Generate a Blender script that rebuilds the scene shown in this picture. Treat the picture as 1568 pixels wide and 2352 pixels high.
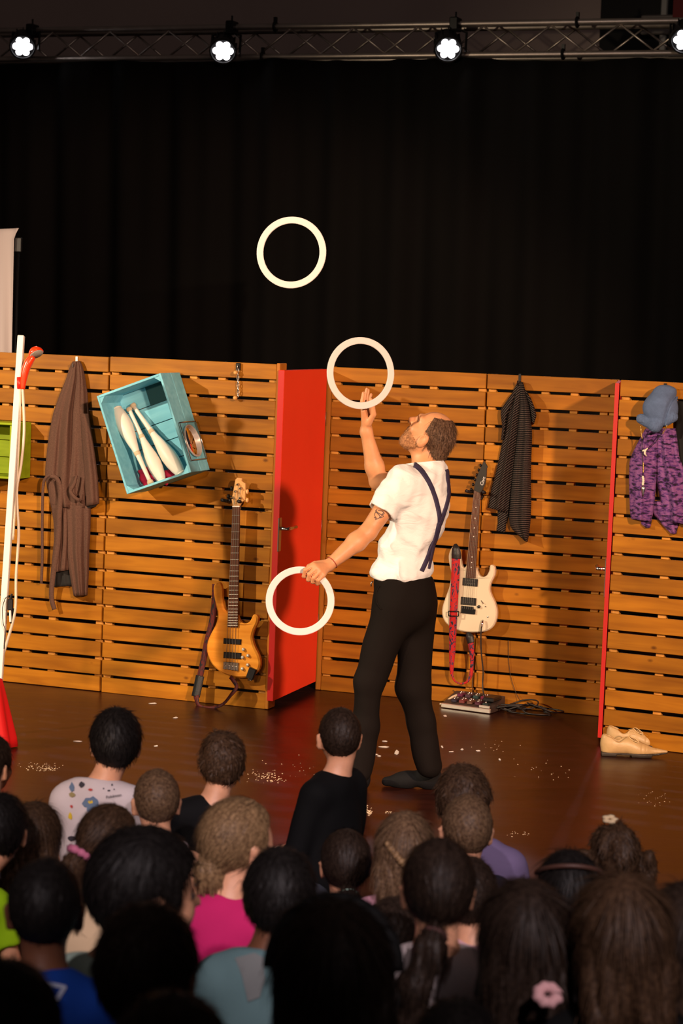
import bpy, math, random
import numpy as np
from mathutils import Vector, Matrix
from mathutils.bvhtree import BVHTree

for o in list(bpy.data.objects):
    bpy.data.objects.remove(o)
SC = bpy.context.scene
COL = SC.collection
random.seed(7)
RNG = np.random.RandomState(11)
PI = math.pi

# ------------------------------------------------------------------ camera
FPX = 4800.0
HOR = 740.0
ROLL = math.atan(0.038)
CAMH = 2.19
PITCH = math.atan((1176 - HOR) * math.cos(ROLL) / FPX)
FWD = Vector((0, math.cos(PITCH), -math.sin(PITCH)))
U0 = Vector((0, math.sin(PITCH), math.cos(PITCH)))
EX = Vector((1, 0, 0))
CR = EX * math.cos(ROLL) + U0 * math.sin(ROLL)
CU = -EX * math.sin(ROLL) + U0 * math.cos(ROLL)
CPOS = Vector((0, 0, CAMH))
cam = bpy.data.cameras.new('camera')
camo = bpy.data.objects.new('camera', cam)
COL.objects.link(camo)
camo.matrix_world = Matrix.Translation(CPOS) @ Matrix((CR, CU, -FWD)).transposed().to_4x4()
cam.sensor_fit = 'VERTICAL'
cam.sensor_height = 36
cam.sensor_width = 24
cam.lens = FPX / 2352 * 36
cam.clip_end = 200
cam.dof.use_dof = True
cam.dof.focus_distance = 10.6
cam.dof.aperture_fstop = 4.5
SC.camera = camo

# ------------------------------------------------------------------ view, world, stage lights
SC.view_settings.view_transform = 'Standard'
SC.view_settings.look = 'None'
SC.view_settings.gamma = 1
SC.view_settings.use_curve_mapping = False
SC.view_settings.exposure = 0.0
w = bpy.data.worlds.new('world')
SC.world = w
w.use_nodes = True
w.node_tree.nodes['Background'].inputs[0].default_value = (1.0, 0.72, 0.62, 1)
w.node_tree.nodes['Background'].inputs[1].default_value = 0.024


def spot(name, loc, tgt, power, col, deg, blend=0.5, rad=0.06):
    l = bpy.data.lights.new(name, 'SPOT')
    l.energy = power
    l.color = col
    l.spot_size = math.radians(deg)
    l.spot_blend = blend
    l.shadow_soft_size = rad
    o = bpy.data.objects.new(name, l)
    COL.objects.link(o)
    o.location = loc
    o.rotation_euler = (Vector(tgt) - Vector(loc)).to_track_quat('-Z', 'Y').to_euler()
    return o


AMBER = (1.0, 0.63, 0.42)
spot('stage_spot_side', (-4.9, 8.6, 3.2), (0.2, 12.3, 0.9), 1250, (1.0, 0.80, 0.55), 80, 0.6, 0.05)
spot('stage_spot_front', (4.3, -0.5, 4.6), (0.1, 12.0, 1.3), 7300, AMBER, 27, 0.4, 0.22)
spot('stage_spot_left', (-4.2, -0.6, 3.4), (-0.3, 11.8, 1.2), 1900, (1.0, 0.68, 0.44), 28, 0.6, 0.25)
spot('hall_spot', (-1.6, -2.2, 6.0), (-0.75, 7.2, 0.3), 2150, (1.0, 0.82, 0.84), 22, 1.0, 0.1)
spot('hall_spot', (1.8, -2.2, 6.0), (0.80, 6.2, 0.4), 2700, (1.0, 0.82, 0.84), 22, 1.0, 0.1)
spot('truss_fill', (0.0, -2.0, 6.0), (0.0, 17.0, 5.6), 800, (1.0, 0.80, 0.72), 32, 0.6, 0.3)  # added fill for truss and back wall, in place of hall bounce


# ------------------------------------------------------------------ pixel <-> place
def ray(px, py):
    return FWD * FPX + CR * (px - 784) - CU * (py - 1176)


def at(px, py, depth):
    return CPOS + ray(px, py) * (depth / FPX)


def flr(px, py, z=0.0):
    r = ray(px, py)
    return CPOS + r * ((z - CAMH) / r.z)


def proj(P):
    q = Vector(P) - CPOS
    d = q.dot(FWD)
    return 784 + FPX * q.dot(CR) / d, 1176 - FPX * q.dot(CU) / d, d


class Frame:
    """upright plane on the floor: x along it, -y out of it towards the hall, z up"""
    def __init__(s, A, B):
        s.o = Vector((A.x, A.y, 0))
        u = Vector((B.x - A.x, B.y - A.y, 0))
        s.len = u.length
        s.u = u.normalized()
        s.n = Vector((s.u.y, -s.u.x, 0))
        s.yaw = math.atan2(s.u.y, s.u.x)
        s.M = Matrix.Translation(s.o) @ Matrix.Rotation(s.yaw, 4, 'Z')

    def pix(s, px, py, off=0.0):
        r = ray(px, py)
        t = ((s.o + s.n * off) - CPOS).dot(s.n) / r.dot(s.n)
        q = CPOS + r * t - s.o
        return Vector((q.dot(s.u), -off, q.z))


# ------------------------------------------------------------------ objects
WM = {}


def root(name, M, label, cat, group=None):
    o = bpy.data.objects.new(name, None)
    o.empty_display_size = 0.1
    COL.objects.link(o)
    o.matrix_world = M
    WM[o.name] = M.copy()
    o['label'] = label
    o['category'] = cat
    if group:
        o['group'] = group
    return o


def rootat(name, P, label, cat, group=None, yaw=0.0):
    return root(name, Matrix.Translation(Vector(P)) @ Matrix.Rotation(yaw, 4, 'Z'), label, cat, group)


def tag(o, label=None, cat=None, group=None, kind=None):
    if label:
        o['label'] = label
    if cat:
        o['category'] = cat
    if group:
        o['group'] = group
    if kind:
        o['kind'] = kind
    return o


def link(name, me, parent=None, loc=None, rot=None):
    o = bpy.data.objects.new(name, me)
    COL.objects.link(o)
    if parent is not None:
        o.parent = parent
    if loc is not None:
        o.location = loc
    if rot is not None:
        o.rotation_euler = rot
    L = Matrix.LocRotScale(o.location, o.rotation_euler, None)
    WM[o.name] = (WM[parent.name] @ L) if parent is not None else L
    return o


def mesh(name, V, F, m=None, smooth=False):
    me = bpy.data.meshes.new(name)
    if isinstance(V, np.ndarray) and isinstance(F, np.ndarray):
        n, k = len(F), F.shape[1]
        me.vertices.add(len(V))
        me.vertices.foreach_set('co', np.ascontiguousarray(V, dtype=np.float32).ravel())
        me.loops.add(n * k)
        me.loops.foreach_set('vertex_index', np.ascontiguousarray(F, dtype=np.int32).ravel())
        me.polygons.add(n)
        me.polygons.foreach_set('loop_start', np.arange(0, n * k, k, dtype=np.int32))
        me.update(calc_edges=True)
        me.validate()
    else:
        me.from_pydata([tuple(v) for v in V], [], [tuple(f) for f in F])
    if smooth:
        me.polygons.foreach_set('use_smooth', np.ones(len(me.polygons), dtype=bool))
    if m is not None:
        me.materials.append(m)
    me.update()
    return me


def obj(name, V, F, m, parent=None, smooth=False, world=False):
    """one mesh object; world=True: coordinates are in the place, brought into the parent's frame"""
    if world and parent is not None:
        I = np.array(WM[parent.name].inverted())
        V = np.asarray([tuple(v) for v in V] if not isinstance(V, np.ndarray) else V, dtype=float)
        V = V @ I[:3, :3].T + I[:3, 3]
    return link(name, mesh(name, V, F, m, smooth), parent)


class MB:
    """collects simple solids into one mesh"""
    def __init__(s):
        s.V = []
        s.F = []

    def add(s, V, F):
        b = len(s.V)
        s.V += [Vector(v) for v in V]
        s.F += [tuple(i + b for i in f) for f in F]
        return s

    def box(s, lo, hi, M=None, bev=0.0):
        (x0, y0, z0), (x1, y1, z1) = lo, hi
        if bev > 0:
            c = ((x0 + x1) / 2, (y0 + y1) / 2, (z0 + z1) / 2)
            h = ((x1 - x0) / 2, (y1 - y0) / 2, (z1 - z0) / 2)
            V = []
            idx = {}
            for sx in (-1, 1):
                for sy in (-1, 1):
                    for sz in (-1, 1):
                        for a in range(3):
                            p = [c[0] + sx * (h[0] - bev), c[1] + sy * (h[1] - bev), c[2] + sz * (h[2] - bev)]
                            p[a] = c[a] + (sx, sy, sz)[a] * h[a]
                            idx[(sx, sy, sz, a)] = len(V)
                            V.append(p)
            F = []
            for a in range(3):
                b, d = (a + 1) % 3, (a + 2) % 3
                for sa in (-1, 1):
                    q = []
                    for sb, sd in ((-1, -1), (1, -1), (1, 1), (-1, 1)):
                        k = [0, 0, 0]
                        k[a], k[b], k[d] = sa, sb, sd
                        q.append(idx[(*k, a)])
                    F.append(q if sa > 0 else q[::-1])
                # bevel strips along axis a
                for sb in (-1, 1):
                    for sd in (-1, 1):
                        def kk(sa, ax):
                            k = [0, 0, 0]
                            k[a], k[b], k[d] = sa, sb, sd
                            return idx[(*k, ax)]
                        q = [kk(-1, b), kk(1, b), kk(1, d), kk(-1, d)]
                        F.append(q if sb * sd < 0 else q[::-1])
            for sx in (-1, 1):
                for sy in (-1, 1):
                    for sz in (-1, 1):
                        t = [idx[(sx, sy, sz, a)] for a in range(3)]
                        F.append(t if sx * sy * sz > 0 else t[::-1])
        else:
            V = [(x0, y0, z0), (x1, y0, z0), (x1, y1, z0), (x0, y1, z0), (x0, y0, z1), (x1, y0, z1), (x1, y1, z1), (x0, y1, z1)]
            F = [(0, 3, 2, 1), (4, 5, 6, 7), (0, 1, 5, 4), (1, 2, 6, 5), (2, 3, 7, 6), (3, 0, 4, 7)]
        if M is not None:
            V = [M @ Vector(v) for v in V]
        return s.add(V, F)

    def tube(s, pts, r, n=8, cap=True):
        pts = [Vector(p) for p in pts]
        rs = r if isinstance(r, (list, tuple)) else [r] * len(pts)
        V, F = [], []
        up = None
        for i, p in enumerate(pts):
            a = pts[max(0, i - 1)]
            b = pts[min(len(pts) - 1, i + 1)]
            t = (b - a).normalized()
            if up is None:
                up = t.orthogonal().normalized()
            up = (up - t * up.dot(t))
            if up.length < 1e-6:
                up = t.orthogonal()
            up.normalize()
            sd = t.cross(up)
            for k in range(n):
                an = 2 * PI * k / n
                V.append(p + (up * math.cos(an) + sd * math.sin(an)) * rs[i])
        for i in range(len(pts) - 1):
            for k in range(n):
                k2 = (k + 1) % n
                F.append((i * n + k, i * n + k2, (i + 1) * n + k2, (i + 1) * n + k))
        if cap:
            F.append(tuple(range(n - 1, -1, -1)))
            F.append(tuple((len(pts) - 1) * n + k for k in range(n)))
        return s.add(V, F)

    def lathe(s, prof, n=20, M=None):
        """prof: list of (radius, height) turned about z"""
        V, F = [], []
        for r, z in prof:
            for k in range(n):
                an = 2 * PI * k / n
                V.append(Vector((r * math.cos(an), r * math.sin(an), z)))
        for i in range(len(prof) - 1):
            for k in range(n):
                k2 = (k + 1) % n
                F.append((i * n + k, i * n + k2, (i + 1) * n + k2, (i + 1) * n + k))
        F.append(tuple(range(n - 1, -1, -1)))
        F.append(tuple((len(prof) - 1) * n + k for k in range(n)))
        if M is not None:
            V = [M @ v for v in V]
        return s.add(V, F)

    def prism(s, poly, y0, y1, inset=0.0):
        """poly: (x, z) outline anticlockwise seen from -y; front at y0 (towards the hall)"""
        n = len(poly)
        if inset > 0:
            rings = [(y1, 1), (y1, 0), (y0, 0), (y0, 1)]
            rings = [(y1, inset), (y1 - inset, 0), (y0 + inset, 0), (y0, inset)]
        else:
            rings = [(y1, 0), (y0, 0)]
        V, F = [], []
        for y, ins in rings:
            pp = inset_poly(poly, ins) if ins else poly
            V += [Vector((p[0], y, p[1])) for p in pp]
        for i in range(len(rings) - 1):
            for k in range(n):
                k2 = (k + 1) % n
                F.append((i * n + k2, i * n + k, (i + 1) * n + k, (i + 1) * n + k2)[::-1])
        from mathutils.geometry import tessellate_polygon
        tri = tessellate_polygon([[Vector((p[0], p[1], 0)) for p in poly]])
        last = (len(rings) - 1) * n
        for t in tri:
            F.append(tuple(last + k for k in t))
            F.append(tuple(k for k in t[::-1]))
        return s.add(V, F)

    def obj(s, name, m, parent=None, smooth=False, world=False):
        return obj(name, s.V, s.F, m, parent, smooth, world)


def inset_poly(poly, d):
    n = len(poly)
    out = []
    ar = sum(poly[i][0] * poly[(i + 1) % n][1] - poly[(i + 1) % n][0] * poly[i][1] for i in range(n))
    sg = 1 if ar > 0 else -1
    for i in range(n):
        a, b, c = Vector(poly[i - 1]), Vector(poly[i]), Vector(poly[(i + 1) % n])
        e1, e2 = (b - a).normalized(), (c - b).normalized()
        n1 = Vector((-e1.y, e1.x)) * sg
        n2 = Vector((-e2.y, e2.x)) * sg
        k = (n1 + n2)
        k = k / max(0.35, k.length_squared / 2)
        out.append(tuple(b + k * d))
    return out


def smoothpoly(pts, n=4, closed=True):
    """Catmull-Rom through points"""
    P = [Vector(p) for p in pts]
    N = len(P)
    out = []
    rng = range(N) if closed else range(N - 1)
    for i in rng:
        if closed:
            p0, p1, p2, p3 = P[(i - 1) % N], P[i], P[(i + 1) % N], P[(i + 2) % N]
        else:
            p0, p1, p2, p3 = P[max(0, i - 1)], P[i], P[i + 1], P[min(N - 1, i + 2)]
        for k in range(n):
            t = k / n
            out.append(0.5 * ((2 * p1) + (p2 - p0) * t + (2 * p0 - 5 * p1 + 4 * p2 - p3) * t * t + (3 * p1 - p0 - 3 * p2 + p3) * t ** 3))
    if not closed:
        out.append(P[-1])
    return out


# ------------------------------------------------------------------ materials
def nodes(name):
    m = bpy.data.materials.new(name)
    m.use_nodes = True
    nt = m.node_tree
    return m, nt, nt.nodes['Principled BSDF']


def rgb(r, g, b):
    f = lambda c: (c / 255 / 12.92) if c / 255 <= 0.04045 else ((c / 255 + 0.055) / 1.055) ** 2.4
    return (f(r), f(g), f(b), 1)


def mat(name, col, rough=0.6, metal=0.0, var=0.0, scale=20.0, bump=0.0, bscale=120.0, stretch=None, emit=None, estr=0.0, sheen=0.0, spec=0.5, rand=0.0, coat=0.0):
    m, nt, b = nodes(name)
    col = tuple(col) if len(col) == 4 else (*col, 1)
    b.inputs['Base Color'].default_value = col
    b.inputs['Roughness'].default_value = rough
    b.inputs['Metallic'].default_value = metal
    b.inputs['Specular IOR Level'].default_value = spec
    b.inputs['Sheen Weight'].default_value = sheen
    b.inputs['Coat Weight'].default_value = coat
    b.inputs['Coat Roughness'].default_value = 0.08
    if emit:
        b.inputs['Emission Color'].default_value = (*emit[:3], 1)
        b.inputs['Emission Strength'].default_value = estr
    if var > 0 or bump > 0 or rand > 0:
        tc = nt.nodes.new('ShaderNodeTexCoord')
        mp = nt.nodes.new('ShaderNodeMapping')
        mp.inputs['Scale'].default_value = stretch or (1, 1, 1)
        nt.links.new(tc.outputs['Object'], mp.inputs[0])
        if var > 0 or rand > 0:
            no = nt.nodes.new('ShaderNodeTexNoise')
            no.inputs['Scale'].default_value = scale
            no.inputs['Detail'].default_value = 4
            nt.links.new(mp.outputs[0], no.inputs[0])
            hs = nt.nodes.new('ShaderNodeHueSaturation')
            hs.inputs['Color'].default_value = col
            mr = nt.nodes.new('ShaderNodeMapRange')
            mr.inputs['From Min'].default_value = 0.25
            mr.inputs['From Max'].default_value = 0.75
            mr.inputs['To Min'].default_value = 1 - var
            mr.inputs['To Max'].default_value = 1 + var
            nt.links.new(no.outputs[0], mr.inputs[0])
            if rand > 0:
                oi = nt.nodes.new('ShaderNodeObjectInfo')
                r2 = nt.nodes.new('ShaderNodeMapRange')
                r2.inputs['To Min'].default_value = 1 - rand
                r2.inputs['To Max'].default_value = 1 + rand
                nt.links.new(oi.outputs['Random'], r2.inputs[0])
                mu = nt.nodes.new('ShaderNodeMath')
                mu.operation = 'MULTIPLY'
                nt.links.new(mr.outputs[0], mu.inputs[0])
                nt.links.new(r2.outputs[0], mu.inputs[1])
                nt.links.new(mu.outputs[0], hs.inputs['Value'])
            else:
                nt.links.new(mr.outputs[0], hs.inputs['Value'])
            nt.links.new(hs.outputs[0], b.inputs['Base Color'])
        if bump > 0:
            n2 = nt.nodes.new('ShaderNodeTexNoise')
            n2.inputs['Scale'].default_value = bscale
            n2.inputs['Detail'].default_value = 3
            nt.links.new(mp.outputs[0], n2.inputs[0])
            bp = nt.nodes.new('ShaderNodeBump')
            bp.inputs['Strength'].default_value = bump
            bp.inputs['Distance'].default_value = 0.004
            nt.links.new(n2.outputs[0], bp.inputs['Height'])
            nt.links.new(bp.outputs[0], b.inputs['Normal'])
    return m


def wood(name, c1, c2, rough=0.5, knots=True, rand=0.22, axis=0):
    m, nt, b = nodes(name)
    N = nt.nodes.new
    L = nt.links.new
    tc = N('ShaderNodeTexCoord')
    oi = N('ShaderNodeObjectInfo')
    mul = N('ShaderNodeVectorMath')
    mul.operation = 'SCALE'
    mul.inputs['Scale'].default_value = 57.0
    cx = N('ShaderNodeCombineXYZ')
    L(oi.outputs['Random'], cx.inputs[0])
    L(oi.outputs['Random'], cx.inputs[2])
    L(cx.outputs[0], mul.inputs[0])
    ad = N('ShaderNodeVectorMath')
    L(tc.outputs['Object'], ad.inputs[0])
    L(mul.outputs[0], ad.inputs[1])
    mp = N('ShaderNodeMapping')
    sc = [10, 10, 10]
    sc[axis] = 0.9
    mp.inputs['Scale'].default_value = sc
    L(ad.outputs[0], mp.inputs[0])
    n1 = N('ShaderNodeTexNoise')
    n1.inputs['Scale'].default_value = 2.4
    n1.inputs['Detail'].default_value = 6
    n1.inputs['Distortion'].default_value = 0.6
    L(mp.outputs[0], n1.inputs[0])
    cr = N('ShaderNodeValToRGB')
    cr.color_ramp.elements[0].position = 0.3
    cr.color_ramp.elements[0].color = c1
    cr.color_ramp.elements[1].position = 0.7
    cr.color_ramp.elements[1].color = c2
    L(n1.outputs[0], cr.inputs[0])
    # broad stain patches along the board
    n3 = N('ShaderNodeTexNoise')
    n3.inputs['Scale'].default_value = 3.0
    n3.inputs['Detail'].default_value = 2
    L(ad.outputs[0], n3.inputs[0])
    hs = N('ShaderNodeHueSaturation')
    r1 = N('ShaderNodeMapRange')
    r1.inputs['To Min'].default_value = 1 - rand
    r1.inputs['To Max'].default_value = 1 + rand
    L(oi.outputs['Random'], r1.inputs[0])
    r3 = N('ShaderNodeMapRange')
    r3.inputs['From Min'].default_value = 0.3
    r3.inputs['From Max'].default_value = 0.7
    r3.inputs['To Min'].default_value = 0.82
    r3.inputs['To Max'].default_value = 1.12
    L(n3.outputs[0], r3.inputs[0])
    mm = N('ShaderNodeMath')
    mm.operation = 'MULTIPLY'
    L(r1.outputs[0], mm.inputs[0])
    L(r3.outputs[0], mm.inputs[1])
    L(mm.outputs[0], hs.inputs['Value'])
    L(cr.outputs[0], hs.inputs['Color'])
    out = hs.outputs[0]
    if knots:
        mk = N('ShaderNodeMapping')
        sk = [1, 1, 1]
        sk[axis] = 0.62
        mk.inputs['Scale'].default_value = sk
        L(ad.outputs[0], mk.inputs[0])
        vo = N('ShaderNodeTexVoronoi')
        vo.inputs['Scale'].default_value = 6.5
        L(mk.outputs[0], vo.inputs[0])
        rk = N('ShaderNodeMapRange')
        rk.inputs['From Min'].default_value = 0.03
        rk.inputs['From Max'].default_value = 0.085
        rk.inputs['To Min'].default_value = 0.75
        rk.inputs['To Max'].default_value = 0.0
        L(vo.outputs['Distance'], rk.inputs[0])
        mx = N('ShaderNodeMix')
        mx.data_type = 'RGBA'
        mx.inputs[7].default_value = (c1[0] * 0.25, c1[1] * 0.18, c1[2] * 0.15, 1)
        L(rk.outputs[0], mx.inputs[0])
        L(out, mx.inputs[6])
        out = mx.outputs[2]
    L(out, b.inputs['Base Color'])
    b.inputs['Roughness'].default_value = rough
    b.inputs['Specular IOR Level'].default_value = 0.2
    bp = N('ShaderNodeBump')
    bp.inputs['Strength'].default_value = 0.25
    bp.inputs['Distance'].default_value = 0.002
    L(n1.outputs[0], bp.inputs['Height'])
    L(bp.outputs[0], b.inputs['Normal'])
    return m


BLACK = mat('black_plastic', (0.008, 0.008, 0.009), 0.4)
BLACKM = mat('black_metal', (0.012, 0.012, 0.013), 0.35, 0.6)
CHROME = mat('chrome', (0.75, 0.74, 0.72), 0.16, 1.0)
STEEL = mat('brushed_steel', (0.55, 0.54, 0.52), 0.32, 1.0)
WHITEP = mat('white_paint', (0.78, 0.76, 0.72), 0.42, var=0.05, scale=6)
# ================================================================== the setting
def floor_mat():
    m, nt, b = nodes('stage_floor')
    N, L = nt.nodes.new, nt.links.new
    tc = N('ShaderNodeTexCoord')
    mp = N('ShaderNodeMapping')
    mp.inputs['Scale'].default_value = (1.0, 5.0, 1)
    L(tc.outputs['Object'], mp.inputs[0])
    n1 = N('ShaderNodeTexNoise')
    n1.inputs['Scale'].default_value = 2.2
    n1.inputs['Detail'].default_value = 7
    n1.inputs['Roughness'].default_value = 0.65
    L(mp.outputs[0], n1.inputs[0])
    cr = N('ShaderNodeValToRGB')
    cr.color_ramp.elements[0].position = 0.32
    cr.color_ramp.elements[0].color = (0.018, 0.0032, 0.0014, 1)
    cr.color_ramp.elements[1].position = 0.72
    cr.color_ramp.elements[1].color = (0.032, 0.0066, 0.0034, 1)
    L(n1.outputs[0], cr.inputs[0])
    # fine pale scuffs
    m2 = N('ShaderNodeMapping')
    m2.inputs['Scale'].default_value = (6, 40, 1)
    m2.inputs['Rotation'].default_value = (0, 0, 0.12)
    L(tc.outputs['Object'], m2.inputs[0])
    n2 = N('ShaderNodeTexNoise')
    n2.inputs['Scale'].default_value = 3.0
    n2.inputs['Detail'].default_value = 6
    L(m2.outputs[0], n2.inputs[0])
    r2 = N('ShaderNodeMapRange')
    r2.inputs['From Min'].default_value = 0.66
    r2.inputs['From Max'].default_value = 0.80
    r2.inputs['To Max'].default_value = 0.30
    L(n2.outputs[0], r2.inputs[0])
    mx = N('ShaderNodeMix')
    mx.data_type = 'RGBA'
    mx.inputs[7].default_value = (0.25, 0.14, 0.10, 1)
    L(r2.outputs[0], mx.inputs[0])
    L(cr.outputs[0], mx.inputs[6])
    L(mx.outputs[2], b.inputs['Base Color'])
    r3 = N('ShaderNodeMapRange')
    r3.inputs['To Min'].default_value = 0.24
    r3.inputs['To Max'].default_value = 0.40
    L(n1.outputs[0], r3.inputs[0])
    L(r3.outputs[0], b.inputs['Roughness'])
    b.inputs['Specular IOR Level'].default_value = 0.42
    bp = N('ShaderNodeBump')
    bp.inputs['Strength'].default_value = 0.08
    bp.inputs['Distance'].default_value = 0.004
    L(n2.outputs[0], bp.inputs['Height'])
    L(bp.outputs[0], b.inputs['Normal'])
    return m


MB().box((-12, -3, -0.2), (12, 23, 0.0)).obj('floor', floor_mat())['kind'] = 'structure'

FL = Frame(flr(8, 1566), flr(612, 1630))
FC = Frame(flr(732, 1585), flr(1381, 1646))
FR = Frame(flr(1381, 1708), flr(1568, 1731))

# truss line, curtain and hall wall run parallel behind the set
TC = at(784, 64, 16.8)
tyaw = -math.radians(20.5)
tu = Vector((math.cos(tyaw), math.sin(tyaw), 0))
FT = Frame(TC - tu * 5.0, TC + tu * 5.0)
TZ = TC.z
WALLM = mat('hall_wall_paint', (0.28, 0.21, 0.19), 0.8, var=0.06, scale=1.5)
o = MB().box((-4, 3.0, 0), (14, 3.2, 9.0)).obj('wall_back', WALLM)
o.matrix_world = FT.M
o['kind'] = 'structure'
WM[o.name] = FT.M.copy()


# black stage curtain with shallow pleats
def curtain():
    nx, nz = 420, 26
    x0, x1 = -2.5, 12.5
    V = []
    for j in range(nz + 1):
        tz = j / nz
        for i in range(nx + 1):
            x = x0 + (x1 - x0) * i / nx
            a = 0.035 + 0.03 * (1 - tz)
            y = a * math.sin(x * 11 + 0.8 * math.sin(x * 2.3) + 0.25 * math.sin(tz * 5 + x)) + 0.02 * math.sin(x * 23 + tz * 2)
            sag = 0.025 * abs(math.sin(x * 2.1)) + 0.02 * max(0, math.sin(x * 0.9 + 1.0))
            z = 0.02 + (TZ - 0.255 - sag - 0.02) * tz
            V.append((x, -0.13 + y, z))
    F = []
    for j in range(nz):
        for i in range(nx):
            a = j * (nx + 1) + i
            F.append((a, a + 1, a + nx + 2, a + nx + 1))
    o = obj('stage_curtain', V, F, mat('black_velvet', (0.0026, 0.0022, 0.0022), 0.9, sheen=0.0, spec=0.1), None, True)
    o.matrix_world = FT.M
    md = o.modifiers.new('thick', 'SOLIDIFY')
    md.thickness = 0.006
    tag(o, 'tall black pleated curtain hanging behind the slatted panels', 'curtain')


curtain()

# --- lighting truss
TRM = mat('truss_aluminium', (0.42, 0.36, 0.32), 0.42, 0.9, var=0.15, scale=9)
tr = root('lighting_truss', FT.M, 'silver lattice lighting truss spanning above the black curtain', 'truss')
CS = 0.24
for yy in (-CS / 2, CS / 2):
    for zz in (0, -CS):
        MB().tube([(-3, yy, TZ + zz), (13, yy, TZ + zz)], 0.025, 10).obj('chord', TRM, tr, True)
per = 0.54
for f, yy in enumerate((-CS / 2, CS / 2)):
    up = MB().tube([(0, yy, TZ - CS + 0.02), (per / 2, yy, TZ - 0.02)], 0.009, 6)
    dn = MB().tube([(0, yy, TZ - 0.02), (per / 2, yy, TZ - CS + 0.02)], 0.009, 6)
    mu = mesh('brace', up.V, up.F, TRM, True)
    md_ = mesh('brace', dn.V, dn.F, TRM, True)
    for k in range(-4, 24):
        x = k * per + (0.13 if f else 0.0) + 0.02
        if -2.9 < x < 12.3:
            link('brace', mu, tr, (x, 0, 0))
            link('brace', md_, tr, (x + per / 2, 0, 0))
for px in (632, 1325):
    q = FT.pix(px, 62, CS / 2)
    for dx, zz in ((0, 0), (-0.1, -CS)):
        pts = [(q.x + dx, -CS / 2 + 0.034 * math.cos(2 * PI * k / 12), TZ + zz + 0.034 * math.sin(2 * PI * k / 12)) for k in range(13)]
        MB().tube(pts, 0.013, 6).box((q.x + dx - 0.012, -CS / 2 - 0.015, TZ + zz + 0.03), (q.x + dx + 0.012, -CS / 2 + 0.015, TZ + zz + 0.075)).obj('joint_clamp', BLACKM, tr)

# --- LED par lamps
LEDM = mat('led_lens', (1, 1, 1), 0.3, emit=(1.0, 0.95, 0.97), estr=14)
PARB = mat('par_can_black', (0.006, 0.006, 0.007), 0.45)


def parcan(px, py, label, aim, power):
    q = FT.pix(px, py, 0.30)
    r = root('par_lamp', FT.M @ Matrix.Translation(q), label, 'stage lamp', 'LED lamps clamped to the truss')
    d = (FT.M.to_3x3().inverted() @ (Vector(aim) - FT.M @ q)).normalized()
    R = d.to_track_quat('Z', 'Y').to_matrix().to_4x4()
    b = MB()
    b.lathe([(0.05, -0.20), (0.085, -0.19), (0.095, -0.12), (0.10, -0.02), (0.112, -0.015), (0.112, 0.012), (0.098, 0.012), (0.095, -0.004), (0.0, -0.004)], 20, R)
    for k in range(12):
        a = 2 * PI * k / 12
        b.box((0.085, -0.004, -0.17), (0.108, 0.004, -0.05), R @ Matrix.Rotation(a, 4, 'Z'))
    body = b.obj('lamp_body', PARB, r, False)
    for k in range(7):
        a = 2 * PI * k / 6
        c = (0, 0) if k == 6 else (0.056 * math.cos(a), 0.056 * math.sin(a))
        MB().lathe([(0.027, -0.002), (0.027, 0.002), (0.018, 0.009), (0.004, 0.012)], 14, R @ Matrix.Translation((c[0], c[1], 0))).obj('led_lens', LEDM, body, True)
    up = TZ - (FT.M @ q).z
    y = MB()
    sd = 0.125
    S = R.to_3x3() @ Vector((1, 0, 0))
    S = Vector((1, 0, 0))
    y.tube([S * sd + Vector((0, 0.05, -0.02)), S * sd + Vector((0, 0.06, 0.13)), Vector((0.06, 0.08, up - 0.06)), Vector((-0.06, 0.08, up - 0.06)), -S * sd + Vector((0, 0.06, 0.13)), -S * sd + Vector((0, 0.05, -0.02))], 0.011, 6)
    y.obj('yoke', BLACKM, r)
    k = MB()
    k.box((-0.035, 0.10, up - 0.06), (0.035, 0.22, up + 0.045), bev=0.008)
    k.tube([(0.0, 0.16, up + 0.04), (0.0, 0.16, up + 0.09)], 0.008, 6)
    k.obj('clamp', BLACKM, r)
    l = bpy.data.lights.new('par_beam', 'SPOT')
    l.energy = power
    l.color = (0.95, 0.85, 1.0)
    l.spot_size = math.radians(20)
    l.spot_blend = 0.6
    l.shadow_soft_size = 0.08
    lo = bpy.data.objects.new('par_beam', l)
    COL.objects.link(lo)
    lo.parent = r
    lo.location = d * 0.06
    lo.rotation_euler = d.to_track_quat('-Z', 'Y').to_euler()


parcan(52, 107, 'lit black stage lamp at the left end of the truss', (-1.5, 9.2, 0), 70)
parcan(512, 117, 'lit black stage lamp on the truss above the red door', (-0.9, 9.4, 0), 70)
parcan(1029, 112, 'lit black stage lamp on the truss above the juggler', (0.9, 9.4, 0), 70)
parcan(1572, 92, 'lit black stage lamp cut off by the right picture edge', (1.5, 9.2, 0), 70)

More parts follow.
